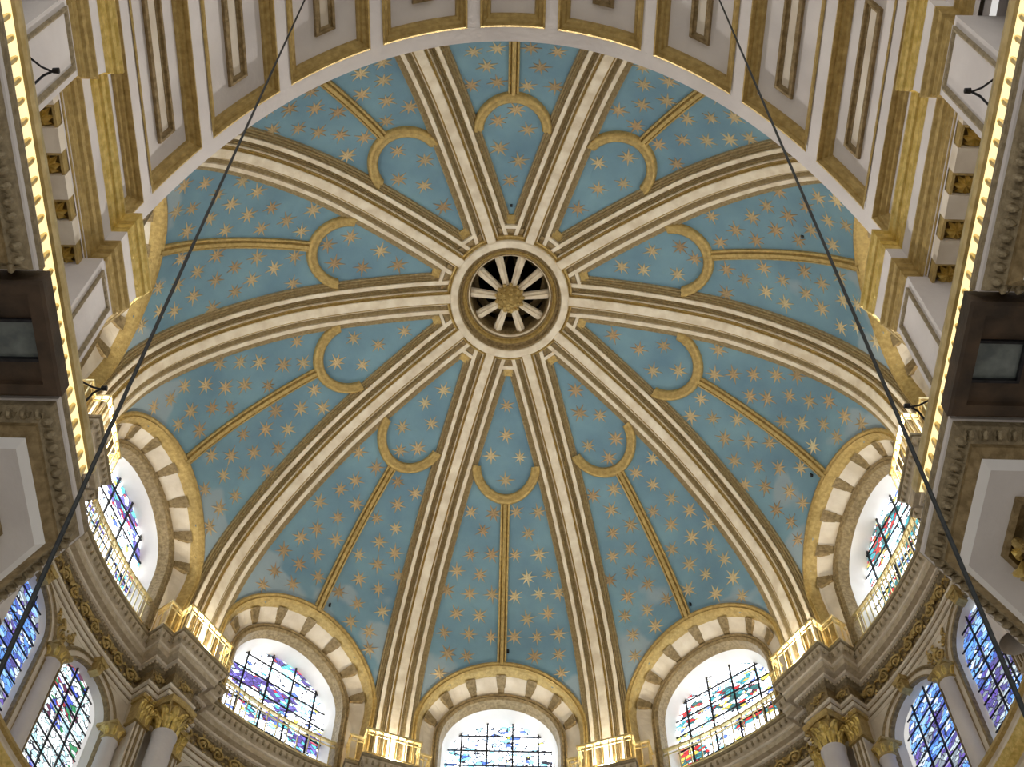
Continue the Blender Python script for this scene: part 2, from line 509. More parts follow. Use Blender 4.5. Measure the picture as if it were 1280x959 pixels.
# oculus rings
def ring(name, mat, prof, n=80, smooth=True):
    mb = MB()
    mb.grid([[(r*math.sin(t), KY*r*math.cos(t), z) for t in [2*PI*k/n for k in range(n)]] for r, z in prof], True)
    return mb.build(name, mat, None, smooth)
ring_w = dchild(ring('oculus_ring', RIBWHITE, [(1.90, 38.15), (1.89, 37.95), (1.86, 37.92), (1.67, 37.95), (1.65, 37.99)], smooth=False))
for nm, mt, pf in [('oculus_outer_moulding', GOLD, [(2.02, 38.15), (2.00, 38.04), (1.96, 38.02), (1.93, 38.06), (1.88, 38.0)]),
                   ('oculus_moulding', UMBER, [(1.65, 37.98), (1.62, 38.00), (1.59, 38.06), (1.57, 38.04), (1.54, 38.12), (1.51, 38.14)]),
                   ('oculus_moulding', GOLD, [(1.51, 38.14), (1.48, 38.10), (1.44, 38.16), (1.42, 38.24), (1.38, 38.22)]),
                   ('oculus_moulding', UMBER, [(1.38, 38.22), (1.35, 38.26), (1.32, 38.24)]),
                   ('oculus_moulding', RIBWHITE, [(1.32, 38.24), (1.30, 38.26), (1.28, 38.32)]),
                   ('oculus_moulding', UMBER, [(1.28, 38.3), (1.26, 38.34), (1.25, 38.6), (1.24, 39.2)]),
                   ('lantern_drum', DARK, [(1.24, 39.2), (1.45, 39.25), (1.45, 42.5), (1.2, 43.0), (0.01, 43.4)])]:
    o = ring(nm, mt, pf, smooth=False)
    dchild(o)
# lantern wheel
mb = MB()
mb.lathe([(0.30, 38.62), (0.36, 38.35), (0.44, 38.20), (0.42, 38.05), (0.34, 37.95), (0.26, 37.82), (0.18, 37.68), (0.10, 37.58), (0.02, 37.54)], 20)
wheel = dchild(mb.build('oculus_boss', GOLD, None, True))
for az in RIBS:
    mb = MB()
    pf = [(-0.12, 38.62), (-0.12, 38.48), (-0.05, 38.46), (-0.04, 38.40), (0.04, 38.40), (0.05, 38.46), (0.12, 38.48), (0.12, 38.62)]
    mb.grid([[W(az, A, a*sc_, z-dz) for a, z in pf] for A, sc_, dz in ((0.22, 0.7, 0.28), (1.29, 1.1, 0.0))])
    mb.add([W(az, 0.22, -0.06, 38.34), W(az, 0.22, 0.06, 38.34), W(az, 1.33, 0.1, 38.62), W(az, 1.33, -0.1, 38.62)], [(0, 1, 2, 3)])
    mb.build('spoke', RIBWHITE, wheel)
BERRY = None
mb = MB(); mb.lathe([(0.001, -0.06), (0.045, -0.04), (0.06, 0), (0.045, 0.04), (0.001, 0.06)], 8)
BERRY = bpy.data.meshes.new('berry'); BERRY.from_pydata(mb.v, [], mb.f); BERRY.materials.append(GOLD)
for r_, z_, c_ in ((0.43, 38.14, 13), (0.36, 37.98, 11), (0.27, 37.82, 8), (0.18, 37.67, 5), (0.06, 37.56, 3)):
    for k in range(c_):
        t = 2*PI*k/c_+z_
        inst(BERRY, 'berry', wheel, Matrix.Translation((r_*math.cos(t), r_*math.sin(t)*KY, z_)) @ Matrix.Scale(1.1, 4))
for az in SECT:      # inner lantern ribs seen past the spokes
    mb = MB()
    mb.grid([[W(az+18, 1.4, a, z) for a in (-0.06, 0.06)] for z in (39.3, 42.4)])
    mb.grid([[W(az+18, A, a, 42.4-(A-0.05)*0.2) for a in (-0.05, 0.05)] for A in (0.05, 1.4)])
    mb.build('lantern_rib', UMBER, wheel)
mb = MB(); mb.grid([[(r*math.sin(t), KY*r*math.cos(t), 39.6) for t in [2*PI*k/40 for k in range(40)]] for r in (1.05, 1.28)], True)
mb.build('lantern_ledge', UMBER, wheel)

# ================================================================== WINDOWS
def kflat(r): return 1.0-0.105*min(1, max(0, (r-2.12)/0.42))
def arch_pts(r, zc, zbot, n=28, legs=3):
    pts = []
    kf = kflat(r) if zc > 30 else 1.0
    for i in range(legs):
        pts.append((r, zbot+(zc-zbot)*i/legs, 0))
    for i in range(n+1):
        t = PI*i/n
        pts.append((r*math.cos(t), zc+kf*r*math.sin(t), t))
    for i in range(legs):
        pts.append((-r, zc-(zc-zbot)*(i+1)/legs, PI))
    return pts
def arch_strip(az, latc, zc, zbot, prof, n=28):
    """prof: list of (r, A or function(lat,z))"""
    mb = MB()
    rows = []
    for r, A in prof:
        row = []
        for (lx, z, t) in arch_pts(r, zc, zbot, n):
            lat = lx+latc
            a = A(lat, z) if callable(A) else A
            row.append(W(az, a, lat, z))
        rows.append(row)
    mb.grid(rows)
    return mb
def D(off): return lambda lat, z: domeA(lat, z)+off

def glass(parent, az, latc, A, rad, zc, zbot, xs, zs, mats, seed):
    """panes between bars, each its own object"""
    k = 0
    top = lambda x: zc+math.sqrt(max(0, rad*rad-x*x))
    for i in range(len(xs)-1):
        for j in range(len(zs)-1):
            x0, x1, z0, z1 = xs[i], xs[i+1], zs[j], zs[j+1]
            samp = [x0+(x1-x0)*q/8 for q in range(9)]
            samp = [x for x in samp if top(x) > z0+0.02]
            if len(samp) < 2: continue
            low = [(x, z0) for x in samp]; up = [(x, min(z1, top(x))) for x in samp]
            poly = low+up[::-1]
            mb = MB()
            depth = A+0.012*math.sin(3.1*i+1.7*j)
            mb.add([W(az, depth, latc+x, z) for x, z in poly], [])
            n = len(samp)
            mb.f = [(q, q+1, 2*n-2-q, 2*n-1-q) for q in range(n-1)]
            mb.uv = [(x+seed*3.7, z) for x, z in poly]
            mb.build('pane', mats, parent)
            k += 1
    return k
def bars(parent, az, latc, A, rad, zc, zbot, xs, zs, th):
    top = lambda x: zc+math.sqrt(max(0, rad*rad-x*x))
    for x in xs:
        mb = MB()
        c = [W(az, a, latc+x+dx, z) for z in (zbot, top(x)+0.03) for a in (A-0.06, A-0.015) for dx in (-th, th)]
        mb.add(c, [(0, 1, 3, 2), (4, 6, 7, 5), (0, 4, 5, 1), (2, 3, 7, 6), (0, 2, 6, 4), (1, 5, 7, 3)])
        mb.build('glazing_bar', LEAD, parent)
    for z in zs:
        hw = rad if z < zc else math.sqrt(max(0.01, rad*rad-(z-zc)**2))
        mb = MB()
        c = [W(az, a, latc+x, z+dz) for x in (-hw, hw) for a in (A-0.05, A-0.015) for dz in (-th*.7, th*.7)]
        mb.add(c, [(0, 1, 3, 2), (4, 6, 7, 5), (0, 4, 5, 1), (2, 3, 7, 6), (0, 2, 6, 4), (1, 5, 7, 3)])
        mb.build('glazing_bar', LEAD, parent)

WLAB = {0: 'middle upper window at the bottom of the photo, pale arched stained glass', 36: 'upper arched window right of the middle one, red and teal figures in its glass',
        -36: 'upper arched window left of the middle one, purple figure in its glass', 72: 'upper arched window at the right edge of the dome beside the gilded railing',
        -72: 'upper arched window at the left edge of the dome beside the gilded railing'}
win_n = 0
for az in [0, -36, 36, -72, 72, -108, 108, 144, -144]:
    win_n += 1
    wroot = empty('window_%d' % win_n, WLAB.get(az, 'upper arched window %s the %s end of the crossing arch' % ('just beyond' if abs(az) == 108 else 'half behind', 'left' if az < 0 else 'right')), None, None, 'structure')
    ZB = 28.62
    arch_strip(az, 0, ZC, ZB, [(2.80, D(0.05)), (2.79, D(-.11)), (2.73, D(-.14)), (2.69, D(-.08)), (2.64, D(-.13)), (2.60, D(-.05)), (2.55, D(0.18))]).build('archivolt', GOLD, wroot)
    arch_strip(az, 0, ZC, ZB, [(2.56, D(0.16)), (2.52, D(0.22)), (2.14, 11.16)]).build('arch_soffit', WHITE, wroot)
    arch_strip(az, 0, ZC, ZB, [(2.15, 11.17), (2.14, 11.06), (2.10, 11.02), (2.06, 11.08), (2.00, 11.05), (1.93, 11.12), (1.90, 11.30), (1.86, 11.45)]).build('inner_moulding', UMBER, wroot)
    arch_strip(az, 0, ZC, ZB, [(1.86, 11.44), (1.76, 12.0)]).build('reveal', REVEAL, wroot, True)
    # corbels
    for k in range(7):
        t = R_(18+24*k)
        mb = MB()
        for (u0, u1, ww0, ww1) in ((2.18, 2.28, 0.10, 0.11), (2.28, 2.50, 0.13, 0.17)):
            pts = []
            for (u, ww) in ((u0, ww0), (u1, ww1)):
                for sgn in (-1, 1):
                    for off in (0.04, -0.10-0.05*(u > 2.4)):
                        lat = u*math.cos(t)-sgn*ww*math.sin(t); zz = ZC+kflat(u)*u*math.sin(t)+sgn*ww*math.cos(t)
                        # the splay surface between dome edge and inner ring
                        fr = (u-2.14)/(2.52-2.14)
                        a = 11.16*(1-fr)+(domeA(2.52*math.cos(t), ZC+2.27*math.sin(t))+0.22)*fr
                        pts.append(W(az, a+off, lat, zz))
            mb.add(pts, [(0, 1, 3, 2), (4, 6, 7, 5), (0, 4, 5, 1), (2, 3, 7, 6), (0, 2, 6, 4), (1, 5, 7, 3)])
        for q in (-0.07, 0.0, 0.07):
            pts = []
            for u in (2.2, 2.47):
                fr = (u-2.14)/(2.52-2.14)
                a = 11.16*(1-fr)+(domeA(2.52*math.cos(t), ZC+2.27*math.sin(t))+0.22)*fr-0.15
                for dq in (-0.022, 0.022):
                    lat = u*math.cos(t)-(q+dq)*math.sin(t); zz = ZC+kflat(u)*u*math.sin(t)+(q+dq)*math.cos(t)
                    pts.append(W(az, a, lat, zz))
            mb.add(pts, [(0, 1, 3, 2)])
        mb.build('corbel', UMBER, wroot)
    xs = [-1.76, -1.26, -0.42, 0.42, 1.26, 1.76]
    zs = [28.65, 29.45, 30.15, 30.8, 31.45, 32.1, 32.75]
    if abs(az) < 140:
        g = UPG[{0: 0, -36: 1, 36: 2, -72: 1, 72: 2}.get(az, 0)]
        glass(wroot, az, 0, 11.98, 1.78, ZC, ZB, xs, zs, g, win_n)
        bars(wroot, az, 0, 11.97, 1.78, ZC, ZB, xs[1:-1], zs[1:-1], 0.028)
    rebase(wroot)

# ================================================================== ENTABLATURE of the rotunda
def ref_path(a0, a1, step=3.0, base=11.85):
    """plan path in rotunda circular coordinates, with breaks forward over the columns"""
    pts = []
    def circ(az, A, lat=0):
        a = R_(az); return (A*math.sin(a)+lat*math.cos(a), A*math.cos(a)-lat*math.sin(a))
    ribs = sorted(RIBS)
    az = a0
    hb = math.degrees(math.asin(0.8/base))
    while az <= a1+1e-6:
        near = [r for r in ribs if abs(r-az) < hb+0.01]
        if near:
            r = near[0]
            bb = math.sqrt(base*base-0.64)
            for A, l in ((bb, -.8), (11.23, -.8), (11.23, -.38), (10.82, -.38), (10.82, .38), (11.23, .38), (11.23, .8), (bb, .8)):
                pts.append(circ(r, A, l))
            az = r+hb+0.02
            az = math.ceil(az/step)*step
            if az-(r+hb) < 0.6: az += step
            continue
        if not any(0 < (r-hb)-az < 0.6 for r in ribs):
            pts.append(circ(az, base))
        az += step
    return pts
def offset_path(pts, off):
    """mitred offset to the right-hand/inner side (towards the axis for rising azimuth)"""
    out = []
    n = len(pts)
    for i in range(n):
        p = Vector(pts[i]).to_2d() if False else Vector((pts[i][0], pts[i][1]))
        ns = []
        for a, b in ((i-1, i), (i, i+1)):
            if a < 0 or b >= n: continue
            d = Vector((pts[b][0]-pts[a][0], pts[b][1]-pts[a][1]))
            if d.length < 1e-9: continue
            d.normalize()
            ns.append(Vector((d.y, -d.x)))
        if len(ns) == 2:
            m_ = ns[0]+ns[1]
            if m_.length < 1e-6: m_ = ns[0]
            else:
                m_ = m_/(1+ns[0].dot(ns[1])) if (1+ns[0].dot(ns[1])) > 0.2 else m_.normalized()*1.3
        else:
            m_ = ns[0]
        out.append((p.x+m_.x*off, p.y+m_.y*off))
    return out
def sweep(name, mat, path, prof, parent, ky=KY, sign=1):
    cache = {}
    rows = []
    for o_, z in prof:
        pl = offset_path(path, sign*o_)
        rows.append([(x, ky*y, z) for x, y in pl])
    mb = MB(); mb.grid(rows)
    return mb.build(name, mat, parent)

trim1 = empty('trim_1', 'main carved entablature ringing the rotunda under the upper windows', None, None, 'structure')
path = ref_path(-134, 134)
ENT = [
    ('gallery_ledge', STONE, [(-0.9, 28.60), (0.50, 28.60)]),
    ('cornice_edge', GREYGOLD, [(0.50, 28.60), (0.56, 28.60), (0.56, 28.50), (0.52, 28.48)]),
    ('carved_cyma', TAN, [(0.52, 28.48), (0.50, 28.36), (0.42, 28.24), (0.40, 28.20)]),
    ('cornice_fillet', WHITE, [(0.40, 28.20), (0.40, 28.12), (0.37, 28.10)]),
    ('corona', TAN, [(0.37, 28.10), (0.36, 27.92), (0.22, 27.88)]),
    ('cornice_fillet', WHITE, [(0.22, 27.88), (0.22, 27.80), (0.16, 27.78)]),
    ('bed_moulding', GREYGOLD, [(0.16, 27.78), (0.10, 27.68), (0.02, 27.64)]),
    ('frieze', UMBER, [(0.02, 27.64), (0.0, 27.15)]),
    ('architrave_moulding', GREYGOLD, [(0.0, 27.15), (0.09, 27.14), (0.06, 27.06)]),
    ('architrave_fascia', WHITE, [(0.12, 27.07), (0.12, 26.98), (0.07, 26.96)]),
    ('architrave_moulding', UMBER, [(0.07, 26.96), (0.03, 26.92), (0.05, 26.90)]),
    ('architrave_fascia', WHITE, [(0.07, 26.90), (0.06, 26.78), (0.02, 26.77)]),
    ('architrave_moulding', UMBER, [(0.02, 26.77), (-0.01, 26.73)]),
    ('architrave_fascia', WHITE, [(0.02, 26.73), (0.01, 26.60), (-0.45, 26.60)]),
]
for nm, mt, pf in ENT:
    sweep(nm, mt, path, pf, trim1)
def carved_run(name, mat, off, z, spacing, size, parent, pth, lo=0.55):
    pl = offset_path(pth, off)
    mb = MB()
    for i in range(len(pl)-1):
        a = Vector((pl[i][0], KY*pl[i][1])); b = Vector((pl[i+1][0], KY*pl[i+1][1]))
        L = (b-a).length; n = int(L/spacing)
        if n < 1: continue
        d = (b-a)/L; nn = Vector((d.y, -d.x))
        for k in range(n):
            p = a+d*((k+.5)*L/n)
            w_, h_, dp = size
            q = lambda u, v, t: (p.x+d.x*u+nn.x*t, p.y+d.y*u+nn.y*t, z+v)
            mb.add([q(-w_, h_, 0), q(w_, h_, 0), q(w_*lo, -h_, dp*.4), q(-w_*lo, -h_, dp*.4), q(-w_*.5, h_*.7, dp), q(w_*.5, h_*.7, dp), q(0, -h_*.7, dp*1.1)],
                   [(0, 4, 5, 1), (1, 5, 6, 2), (3, 6, 4, 0), (4, 6, 5), (2, 6, 3)])
    return mb.build(name, mat, parent, kind='stuff')
carved_run('carved_leaves', GREYGOLD, 0.46, 28.36, 0.17, (0.065, 0.10, 0.06), trim1, path)
carved_run('carved_beads', TAN, 0.14, 27.73, 0.11, (0.04, 0.04, 0.05), trim1, path)
carved_run('carved_beads', GREYGOLD, 0.07, 27.10, 0.10, (0.035, 0.035, 0.04), trim1, path)
# frieze scrolls: gilded acanthus spirals
def scroll_mesh(mat):
    mb = MB()
    pts = []
    for i in range(19):
        t = i/18*3.3*PI
        r = 0.20*(1-i/22)
        pts.append((r*math.cos(t), r*math.sin(t), 0.03+0.02*math.sin(t*2)))
    mb.tube(pts, [0.045-0.0012*i for i in range(19)], 5)
    mb.tube([(0.20, 0, 0.03), (0.26, 0.10, 0.05), (0.36, 0.16, 0.04), (0.46, 0.10, 0.02)], [0.05, 0.055, 0.045, 0.012], 5)
    for a in (0.6, 1.7, 2.8, 3.9, 5.0):
        c, s_ = math.cos(a), math.sin(a)
        mb.add([(0.19*c, 0.19*s_, 0.02), (0.26*c-0.05*s_, 0.26*s_+0.05*c, 0.07), (0.31*c, 0.31*s_, 0.03), (0.26*c+0.05*s_, 0.26*s_-0.05*c, 0.07), (0.25*c, 0.25*s_, 0.0)],
               [(0, 1, 4), (1, 2, 4), (2, 3, 4), (3, 0, 4), (0, 3, 1), (1, 3, 2)])
    mb.lathe([(0.001, 0.09), (0.04, 0.08), (0.055, 0.04), (0.05, 0.0)], 7)
    me = bpy.data.meshes.new('scroll'); me.from_pydata(mb.v, [], mb.f); me.materials.append(mat)
    return me
SCROLL = scroll_mesh(GOLD)
frz = [o for o in C.objects if o.name.startswith('frieze')][0]
def face_matrix(p, az, flip=False, scale=1.0, roll_=0.0):
    """local x along the wall, y up, z towards the axis"""
    a = R_(az)
    inn = Vector((-math.sin(a), -math.cos(a)/KY, 0)).normalized()
    lat = Vector((0, 0, 1)).cross(inn).normalized()
    m = Matrix((lat if not flip else -lat, Vector((0, 0, 1)), inn)).transposed().to_4x4()
    return Matrix.Translation(p) @ m @ Matrix.Rotation(roll_, 4, 'Z') @ Matrix.Scale(scale, 4)
cnt = 0
for azb in (0, 36, -36, 72, -72, 108, -108):
    for k in range(10):
        az = azb-12.4+24.8*k/9
        p = W(az, 11.80, 0, 27.40)
        inst(SCROLL, 'scroll', frz, face_matrix(p, az, k % 2 == 0, 1.12, 0.0))
for az in RIBS:
    if abs(az) > 130: continue
    for A, l in ((10.80, 0), (11.2, 0.6), (11.2, -0.6)):
        inst(SCROLL, 'scroll', frz, face_matrix(W(az, A, l, 27.40), az, l > 0, 0.75))
for k in list(trim1.children): pass

# ================================================================== LOWER WALL of the rotunda with twin windows
RL = 11.85
wallf = empty('wall_far', 'pale stone wall of the rotunda between the lower windows', None, None, 'structure')
LATS = (-1.42, 1.42)
ZL = 25.30
def wallA(lat, z=0): return math.sqrt(RL*RL-lat*lat)
def WA(off): return lambda lat, z: wallA(lat)+off
mull_n = 0
BAYS = [0, -36, 36, -72, 72, -108, 108]
for az in BAYS:
    mb = MB()
    nz, nl = 44, 72
    lat0 = RL*math.sin(R_(18))
    vs = []; fs = []
    for i in range(nz+1):
        z = 21.4+(26.75-21.4)*i/nz
        for j in range(nl+1):
            lat = -lat0+2*lat0*j/nl
            vs.append(W(az, wallA(lat), lat, z))
    for i in range(nz):
        z = 21.4+(26.75-21.4)*(i+.5)/nz
        for j in range(nl):
            lat = -lat0+2*lat0*(j+.5)/nl
            if any(abs(lat-lc) < 1.06 and (z < ZL or math.hypot(lat-lc, z-ZL) < 1.06) for lc in LATS): continue
            n = nl+1
            fs.append((i*n+j, i*n+j+1, (i+1)*n+j+1, (i+1)*n+j))
    mb.add(vs, fs)
    bay = mb.build('bay_wall', WHITE, wallf)
    # spandrel ornament
    for l, sc_ in ((0.0, 1.15), (-0.3, 0.75), (0.3, 0.75)):
        inst(SCROLL, 'spandrel_ornament', bay, face_matrix(W(az, wallA(l)-0.02, l, 26.15+(0.12 if l else -0.15)), az, l > 0, sc_, PI/2))
    for side in LATS:
        if True:
            win_n += 1
            who = {(-72): 'left', 72: 'right', -36: 'far left', 36: 'far right', 0: 'far', -108: 'near left', 108: 'near right'}[az]
            lab = 'lower stained glass window of the %s bay, %s light of its pair' % (who, 'nearer' if abs(az) > 0 and side*az > 0 else 'farther' if az else ('left' if side < 0 else 'right'))
            wr = empty('window_%d' % win_n, lab, None, None, 'structure')
            ZB = 21.85
            arch_strip(az, side, ZL, ZB, [(1.30, WA(.02)), (1.29, WA(-.10)), (1.23, WA(-.13)), (1.19, WA(-.08))], 20).build('archivolt', UMBER, wr)
            arch_strip(az, side, ZL, ZB, [(1.19, WA(-.08)), (1.18, WA(-.05)), (1.06, WA(-.05))], 20).build('arch_band', WHITE, wr)
            arch_strip(az, side, ZL, ZB, [(1.06, WA(-.05)), (1.05, WA(-.09)), (1.0, WA(-.07)), (0.98, WA(.05))], 20).build('inner_moulding', UMBER, wr)
            arch_strip(az, side, ZL, ZB, [(0.985, WA(.03)), (0.97, WA(.08)), (0.89, WA(.24))], 20).build('reveal', REVEAL, wr, True)
            # keystone
            mb = MB()
            for (z0, z1, hw0, hw1, dp) in ((26.22, 26.48, 0.10, 0.14, 0.26), (26.48, 26.60, 0.16, 0.19, 0.30)):
                c = [W(az, wallA(side)+.05-dd, side+sx, z) for z, hw in ((z0, hw0), (z1, hw1)) for dd in (0, dp+(z-26.2)*.2) for sx in (-hw, hw)]
                mb.add(c, [(0, 1, 3, 2), (4, 6, 7, 5), (0, 4, 5, 1), (2, 3, 7, 6), (0, 2, 6, 4), (1, 5, 7, 3)])
            ks = mb.build('keystone', GOLD, wr)
            inst(SCROLL, 'scroll', ks, face_matrix(W(az, wallA(side)-0.27, side, 26.4), az, False, 0.42, PI/2))
            if abs(az) < 100:
                xs = [-0.90, -0.30, 0.30, 0.90]
                zs = [21.86+0.45*i for i in range(11)]
                AG = wallA(side)+0.25
                nb = abs(az) == 72 and ((az < 0 and side > 0))
                gm = LOG[1] if (az == -72 and side > 0) else LOG[0]
                glass(wr, az, side, AG, 0.90, ZL, ZB, xs, zs, gm, win_n)
                bars(wr, az, side, AG-0.01, 0.90, ZL, ZB, xs[1:-1], zs[1:-1], 0.018)
            rebase(wr)

# lower cornice below these windows
trim2 = empty('trim_2', 'gilded lower cornice under the twin windows of the rotunda', None, None, 'structure')
path2 = [(11.85*math.sin(R_(a)), 11.85*math.cos(R_(a))) for a in range(-132, 133, 2)]
for nm, mt, pf in [('sill', STONE, [(-0.6, 21.84), (0.42, 21.80)]),
                   ('cornice_edge', GOLD, [(0.42, 21.80), (0.52, 21.76), (0.52, 21.66), (0.44, 21.62)]),
                   ('cornice_fillet', WHITE, [(0.44, 21.62), (0.38, 21.58), (0.38, 21.50)]),
                   ('carved_cyma', BRIGHT, [(0.38, 21.50), (0.3, 21.3), (0.14, 21.2)]),
                   ('frieze_band', WHITE, [(0.14, 21.2), (0.08, 21.16), (0.08, 20.85)]),
                   ('architrave_moulding', BRIGHT, [(0.08, 20.85), (0.2, 20.8), (0.16, 20.5), (-0.1, 20.4)]),
                   ('lower_wall', WHITE, [(-0.1, 20.4), (-0.1, 6.0)])]:
    sweep(nm, mt, path2, pf, trim2)

# ------------------------------------------------------------------ columns with gilded leaf capitals
def capital_meshes():
    bell = MB(); bell.lathe([(0.28, 0.0), (0.33, 0.02), (0.33, 0.06), (0.28, 0.09), (0.29, 0.45), (0.36, 0.72), (0.44, 0.80), (0.44, 0.83)], 16)
    ab = MB()
    rows = []
    for z, k in ((0.82, 1.0), (0.86, 1.06), (0.95, 1.1), (0.98, 1.12)):
        row = []
        for q in range(4):
            a0 = PI/4+q*PI/2
            for t in (0, .25, .5, .75):
                a = a0+t*PI/2
                rr = 0.60 if t == 0 else (0.47 if t == .5 else 0.50)
                row.append((k*rr*math.cos(a), k*rr*math.sin(a), z))
        rows.append(row)
    ab.grid(rows, True)
    n = len(rows[0])
    ab.f.append(tuple(range(n))); ab.f.append(tuple(3*n+i for i in range(n)))
    leaf = MB()
    rows = []
    for z, o_, wd in ((0, 0.0, 0.07), (0.12, 0.02, 0.10), (0.25, 0.04, 0.11), (0.33, 0.10, 0.10), (0.36, 0.17, 0.07), (0.31, 0.20, 0.03)):
        rows.append([(-wd, o_-0.02, z), (-wd*.45, o_+0.025, z+.01), (0, o_, z), (wd*.45, o_+0.025, z+.01), (wd, o_-0.02, z)])
    leaf.grid(rows)
    vol = MB()
    pts = []
    for i in range(14):
        t = i/13*2.6*PI; r = 0.10*(1-i/17)
        pts.append((0, 0.10-r*math.cos(t)+0.02, r*math.sin(t)))
    vol.tube([(0, -0.12, -0.22), (0, -0.02, -0.08)]+pts, [0.03]*4+[0.035]*12, 5)
    res = []
    for nm, m_, mt in (('bell', bell, GOLD), ('abacus', ab, GOLD), ('leaf', leaf, BRIGHT), ('volute', vol, GOLD)):
        me = bpy.data.meshes.new(nm); me.from_pydata(m_.v, [], m_.f); me.materials.append(mt); res.append(me)
    return res
BELL, ABAC, LEAF, VOL = capital_meshes()
def capital(parent, p, yaw, sc_=1.0):
    base = Matrix.Translation(p) @ Matrix.Rotation(yaw, 4, 'Z') @ Matrix.Scale(sc_, 4)
    b = inst(BELL, 'capital', parent, base)
    inst(ABAC, 'abacus', b, Matrix.Identity(4))
    for row, (z, r, ln, n, ph) in enumerate(((0.08, 0.29, 1.0, 8, 0), (0.34, 0.31, 1.05, 8, PI/8))):
        for k in range(n):
            t = ph+2*PI*k/n
            inst(LEAF, 'leaf', b, Matrix.Rotation(t, 4, 'Z') @ Matrix.Translation((0, r, z)) @ Matrix.Scale(ln, 4))
    for k in range(4):
        t = PI/4+k*PI/2
        inst(VOL, 'volute', b, Matrix.Rotation(t-PI/2, 4, 'Z') @ Matrix.Translation((0, 0.42, 0.72)))
    return b
def column(root, az, A, lat, z0, z1, rad, pos=None):
    mb = MB()
    prof = [(rad*1.02, z0), (rad, z0+1), (rad*0.93, z1-0.06), (rad*1.02, z1-0.05), (rad*1.02, z1)]
    x, y, _ = W(az, A, lat, 0)
    mb.lathe(prof, 28, Matrix.Translation((x, y, 0)))
    return mb.build('shaft', STONE, root, True)
CLAB = {-90: 'left side', 90: 'right side', -54: 'left', 54: 'right', -18: 'far left', 18: 'far right', -126: 'near left', 126: 'near right'}
for az in sorted(RIBS):
    if abs(az) > 130: continue
    root = empty('column', 'tall pale stone column with gilded leaf capital on the %s of the rotunda, under the entablature' % CLAB[az] if abs(az) != 54 else
                 'large pale column with gilded leaf capital at the bottom %s of the photo' % CLAB[az], 'column', 'tall columns round the rotunda')
    column(root, az, 10.95, 0, 21.76, 25.64, 0.34)
    x, y, _ = W(az, 10.95, 0, 0)
    capital(root, (x, y, 25.60), -R_(az), 1.0)
    rebase(root)
    # pilasters behind belong to the wall
    for sg in (-1, 1):
        mb = MB()
        for w0, w1, A0, A1 in ((0.40, 0.80, 11.23, 11.9),):
            c = [W(az, a, sg*l, z) for z in (21.8, 26.6) for a in (A0, A1) for l in (w0, w1)]
            mb.add(c, [(0, 1, 3, 2), (4, 6, 7, 5), (0, 4, 5, 1), (2, 3, 7, 6), (0, 2, 6, 4), (1, 5, 7, 3)])
        pil = mb.build('pilaster', WHITE, wallf)
        for (w0, w1, dp) in ((0.44, 0.48, 0.03), (0.72, 0.76, 0.03), (0.56, 0.64, 0.02)):
            mb = MB()
            c = [W(az, a, sg*l, z) for z in (21.8, 25.8) for a in (11.23-dp, 11.24) for l in (w0, w1)]
            mb.add(c, [(0, 1, 3, 2), (4, 6, 7, 5), (0, 4, 5, 1), (2, 3, 7, 6), (0, 2, 6, 4), (1, 5, 7, 3)])
            mb.build('gilded_fillet', UMBER, pil)
        mb = MB()
        for z0, z1, g in ((25.7, 26.5, 0.05), (25.65, 25.72, 0.08), (26.45, 26.6, 0.1)):
            c = [W(az, a, sg*l, z) for z in (z0, z1) for a in (11.23-g, 11.6) for l in (0.40-g*.5, 0.80+g)]
            mb.add(c, [(0, 1, 3, 2), (4, 6, 7, 5), (0, 4, 5, 1), (2, 3, 7, 6), (0, 2, 6, 4), (1, 5, 7, 3)])
        pc = mb.build('pilaster_capital', GOLD, pil)
        for z, l in ((25.72, 0.5), (25.72, 0.7), (26.0, 0.42), (26.0, 0.6), (26.0, 0.78), (26.22, 0.5), (26.22, 0.72)):
            inst(LEAF, 'leaf', pil, face_matrix(W(az, 11.2, sg*l, z), az) @ Matrix.Rotation(-PI/2, 4, 'X') @ Matrix.Rotation(PI, 4, 'Z') @ Matrix.Scale(0.85, 4))
    # back wall between pilasters
# mullion columns between twin windows and half columns at the bay ends
for az in BAYS:
    who = {(-72): 'left', 72: 'right', -36: 'far left', 36: 'far right', 0: 'far', -108: 'near left', 108: 'near right'}[az]
    for lat, nm in ((0.0, 'between'), (-2.62, 'at the left end of'), (2.62, 'at the right end of')):
        root = empty('window_column', 'slender white column with plain gilded capital %s the twin windows of the %s bay' % (nm, who), 'column', 'slender columns beside the twin windows')
        A = wallA(lat)-0.12
        column(root, az, A, lat, 21.80, 24.93, 0.235)
        x, y, _ = W(az, A, lat, 0)
        mb = MB(); mb.lathe([(0.22, 24.90), (0.27, 24.94), (0.27, 24.98), (0.23, 25.02), (0.25, 25.15), (0.35, 25.25), (0.37, 25.28)], 16, Matrix.Translation((x, y, 0)))
        cp = mb.build('capital', GOLD, root, False)
        mb = MB(); mb.box(-0.36, 0.36, -0.3, 0.3, 25.27, 25.36, Matrix.Translation((x, y, 0)) @ Matrix.Rotation(-R_(az), 4, 'Z'))
        mb.build('abacus', GOLD, cp)
        for k in range(8):
            inst(LEAF, 'leaf', cp, Matrix.Translation((x, y, 25.0)) @ Matrix.Rotation(k*PI/4-R_(az), 4, 'Z') @ Matrix.Translation((0, 0.235, 0)) @ Matrix.Scale(0.62, 4))
        rebase(root)

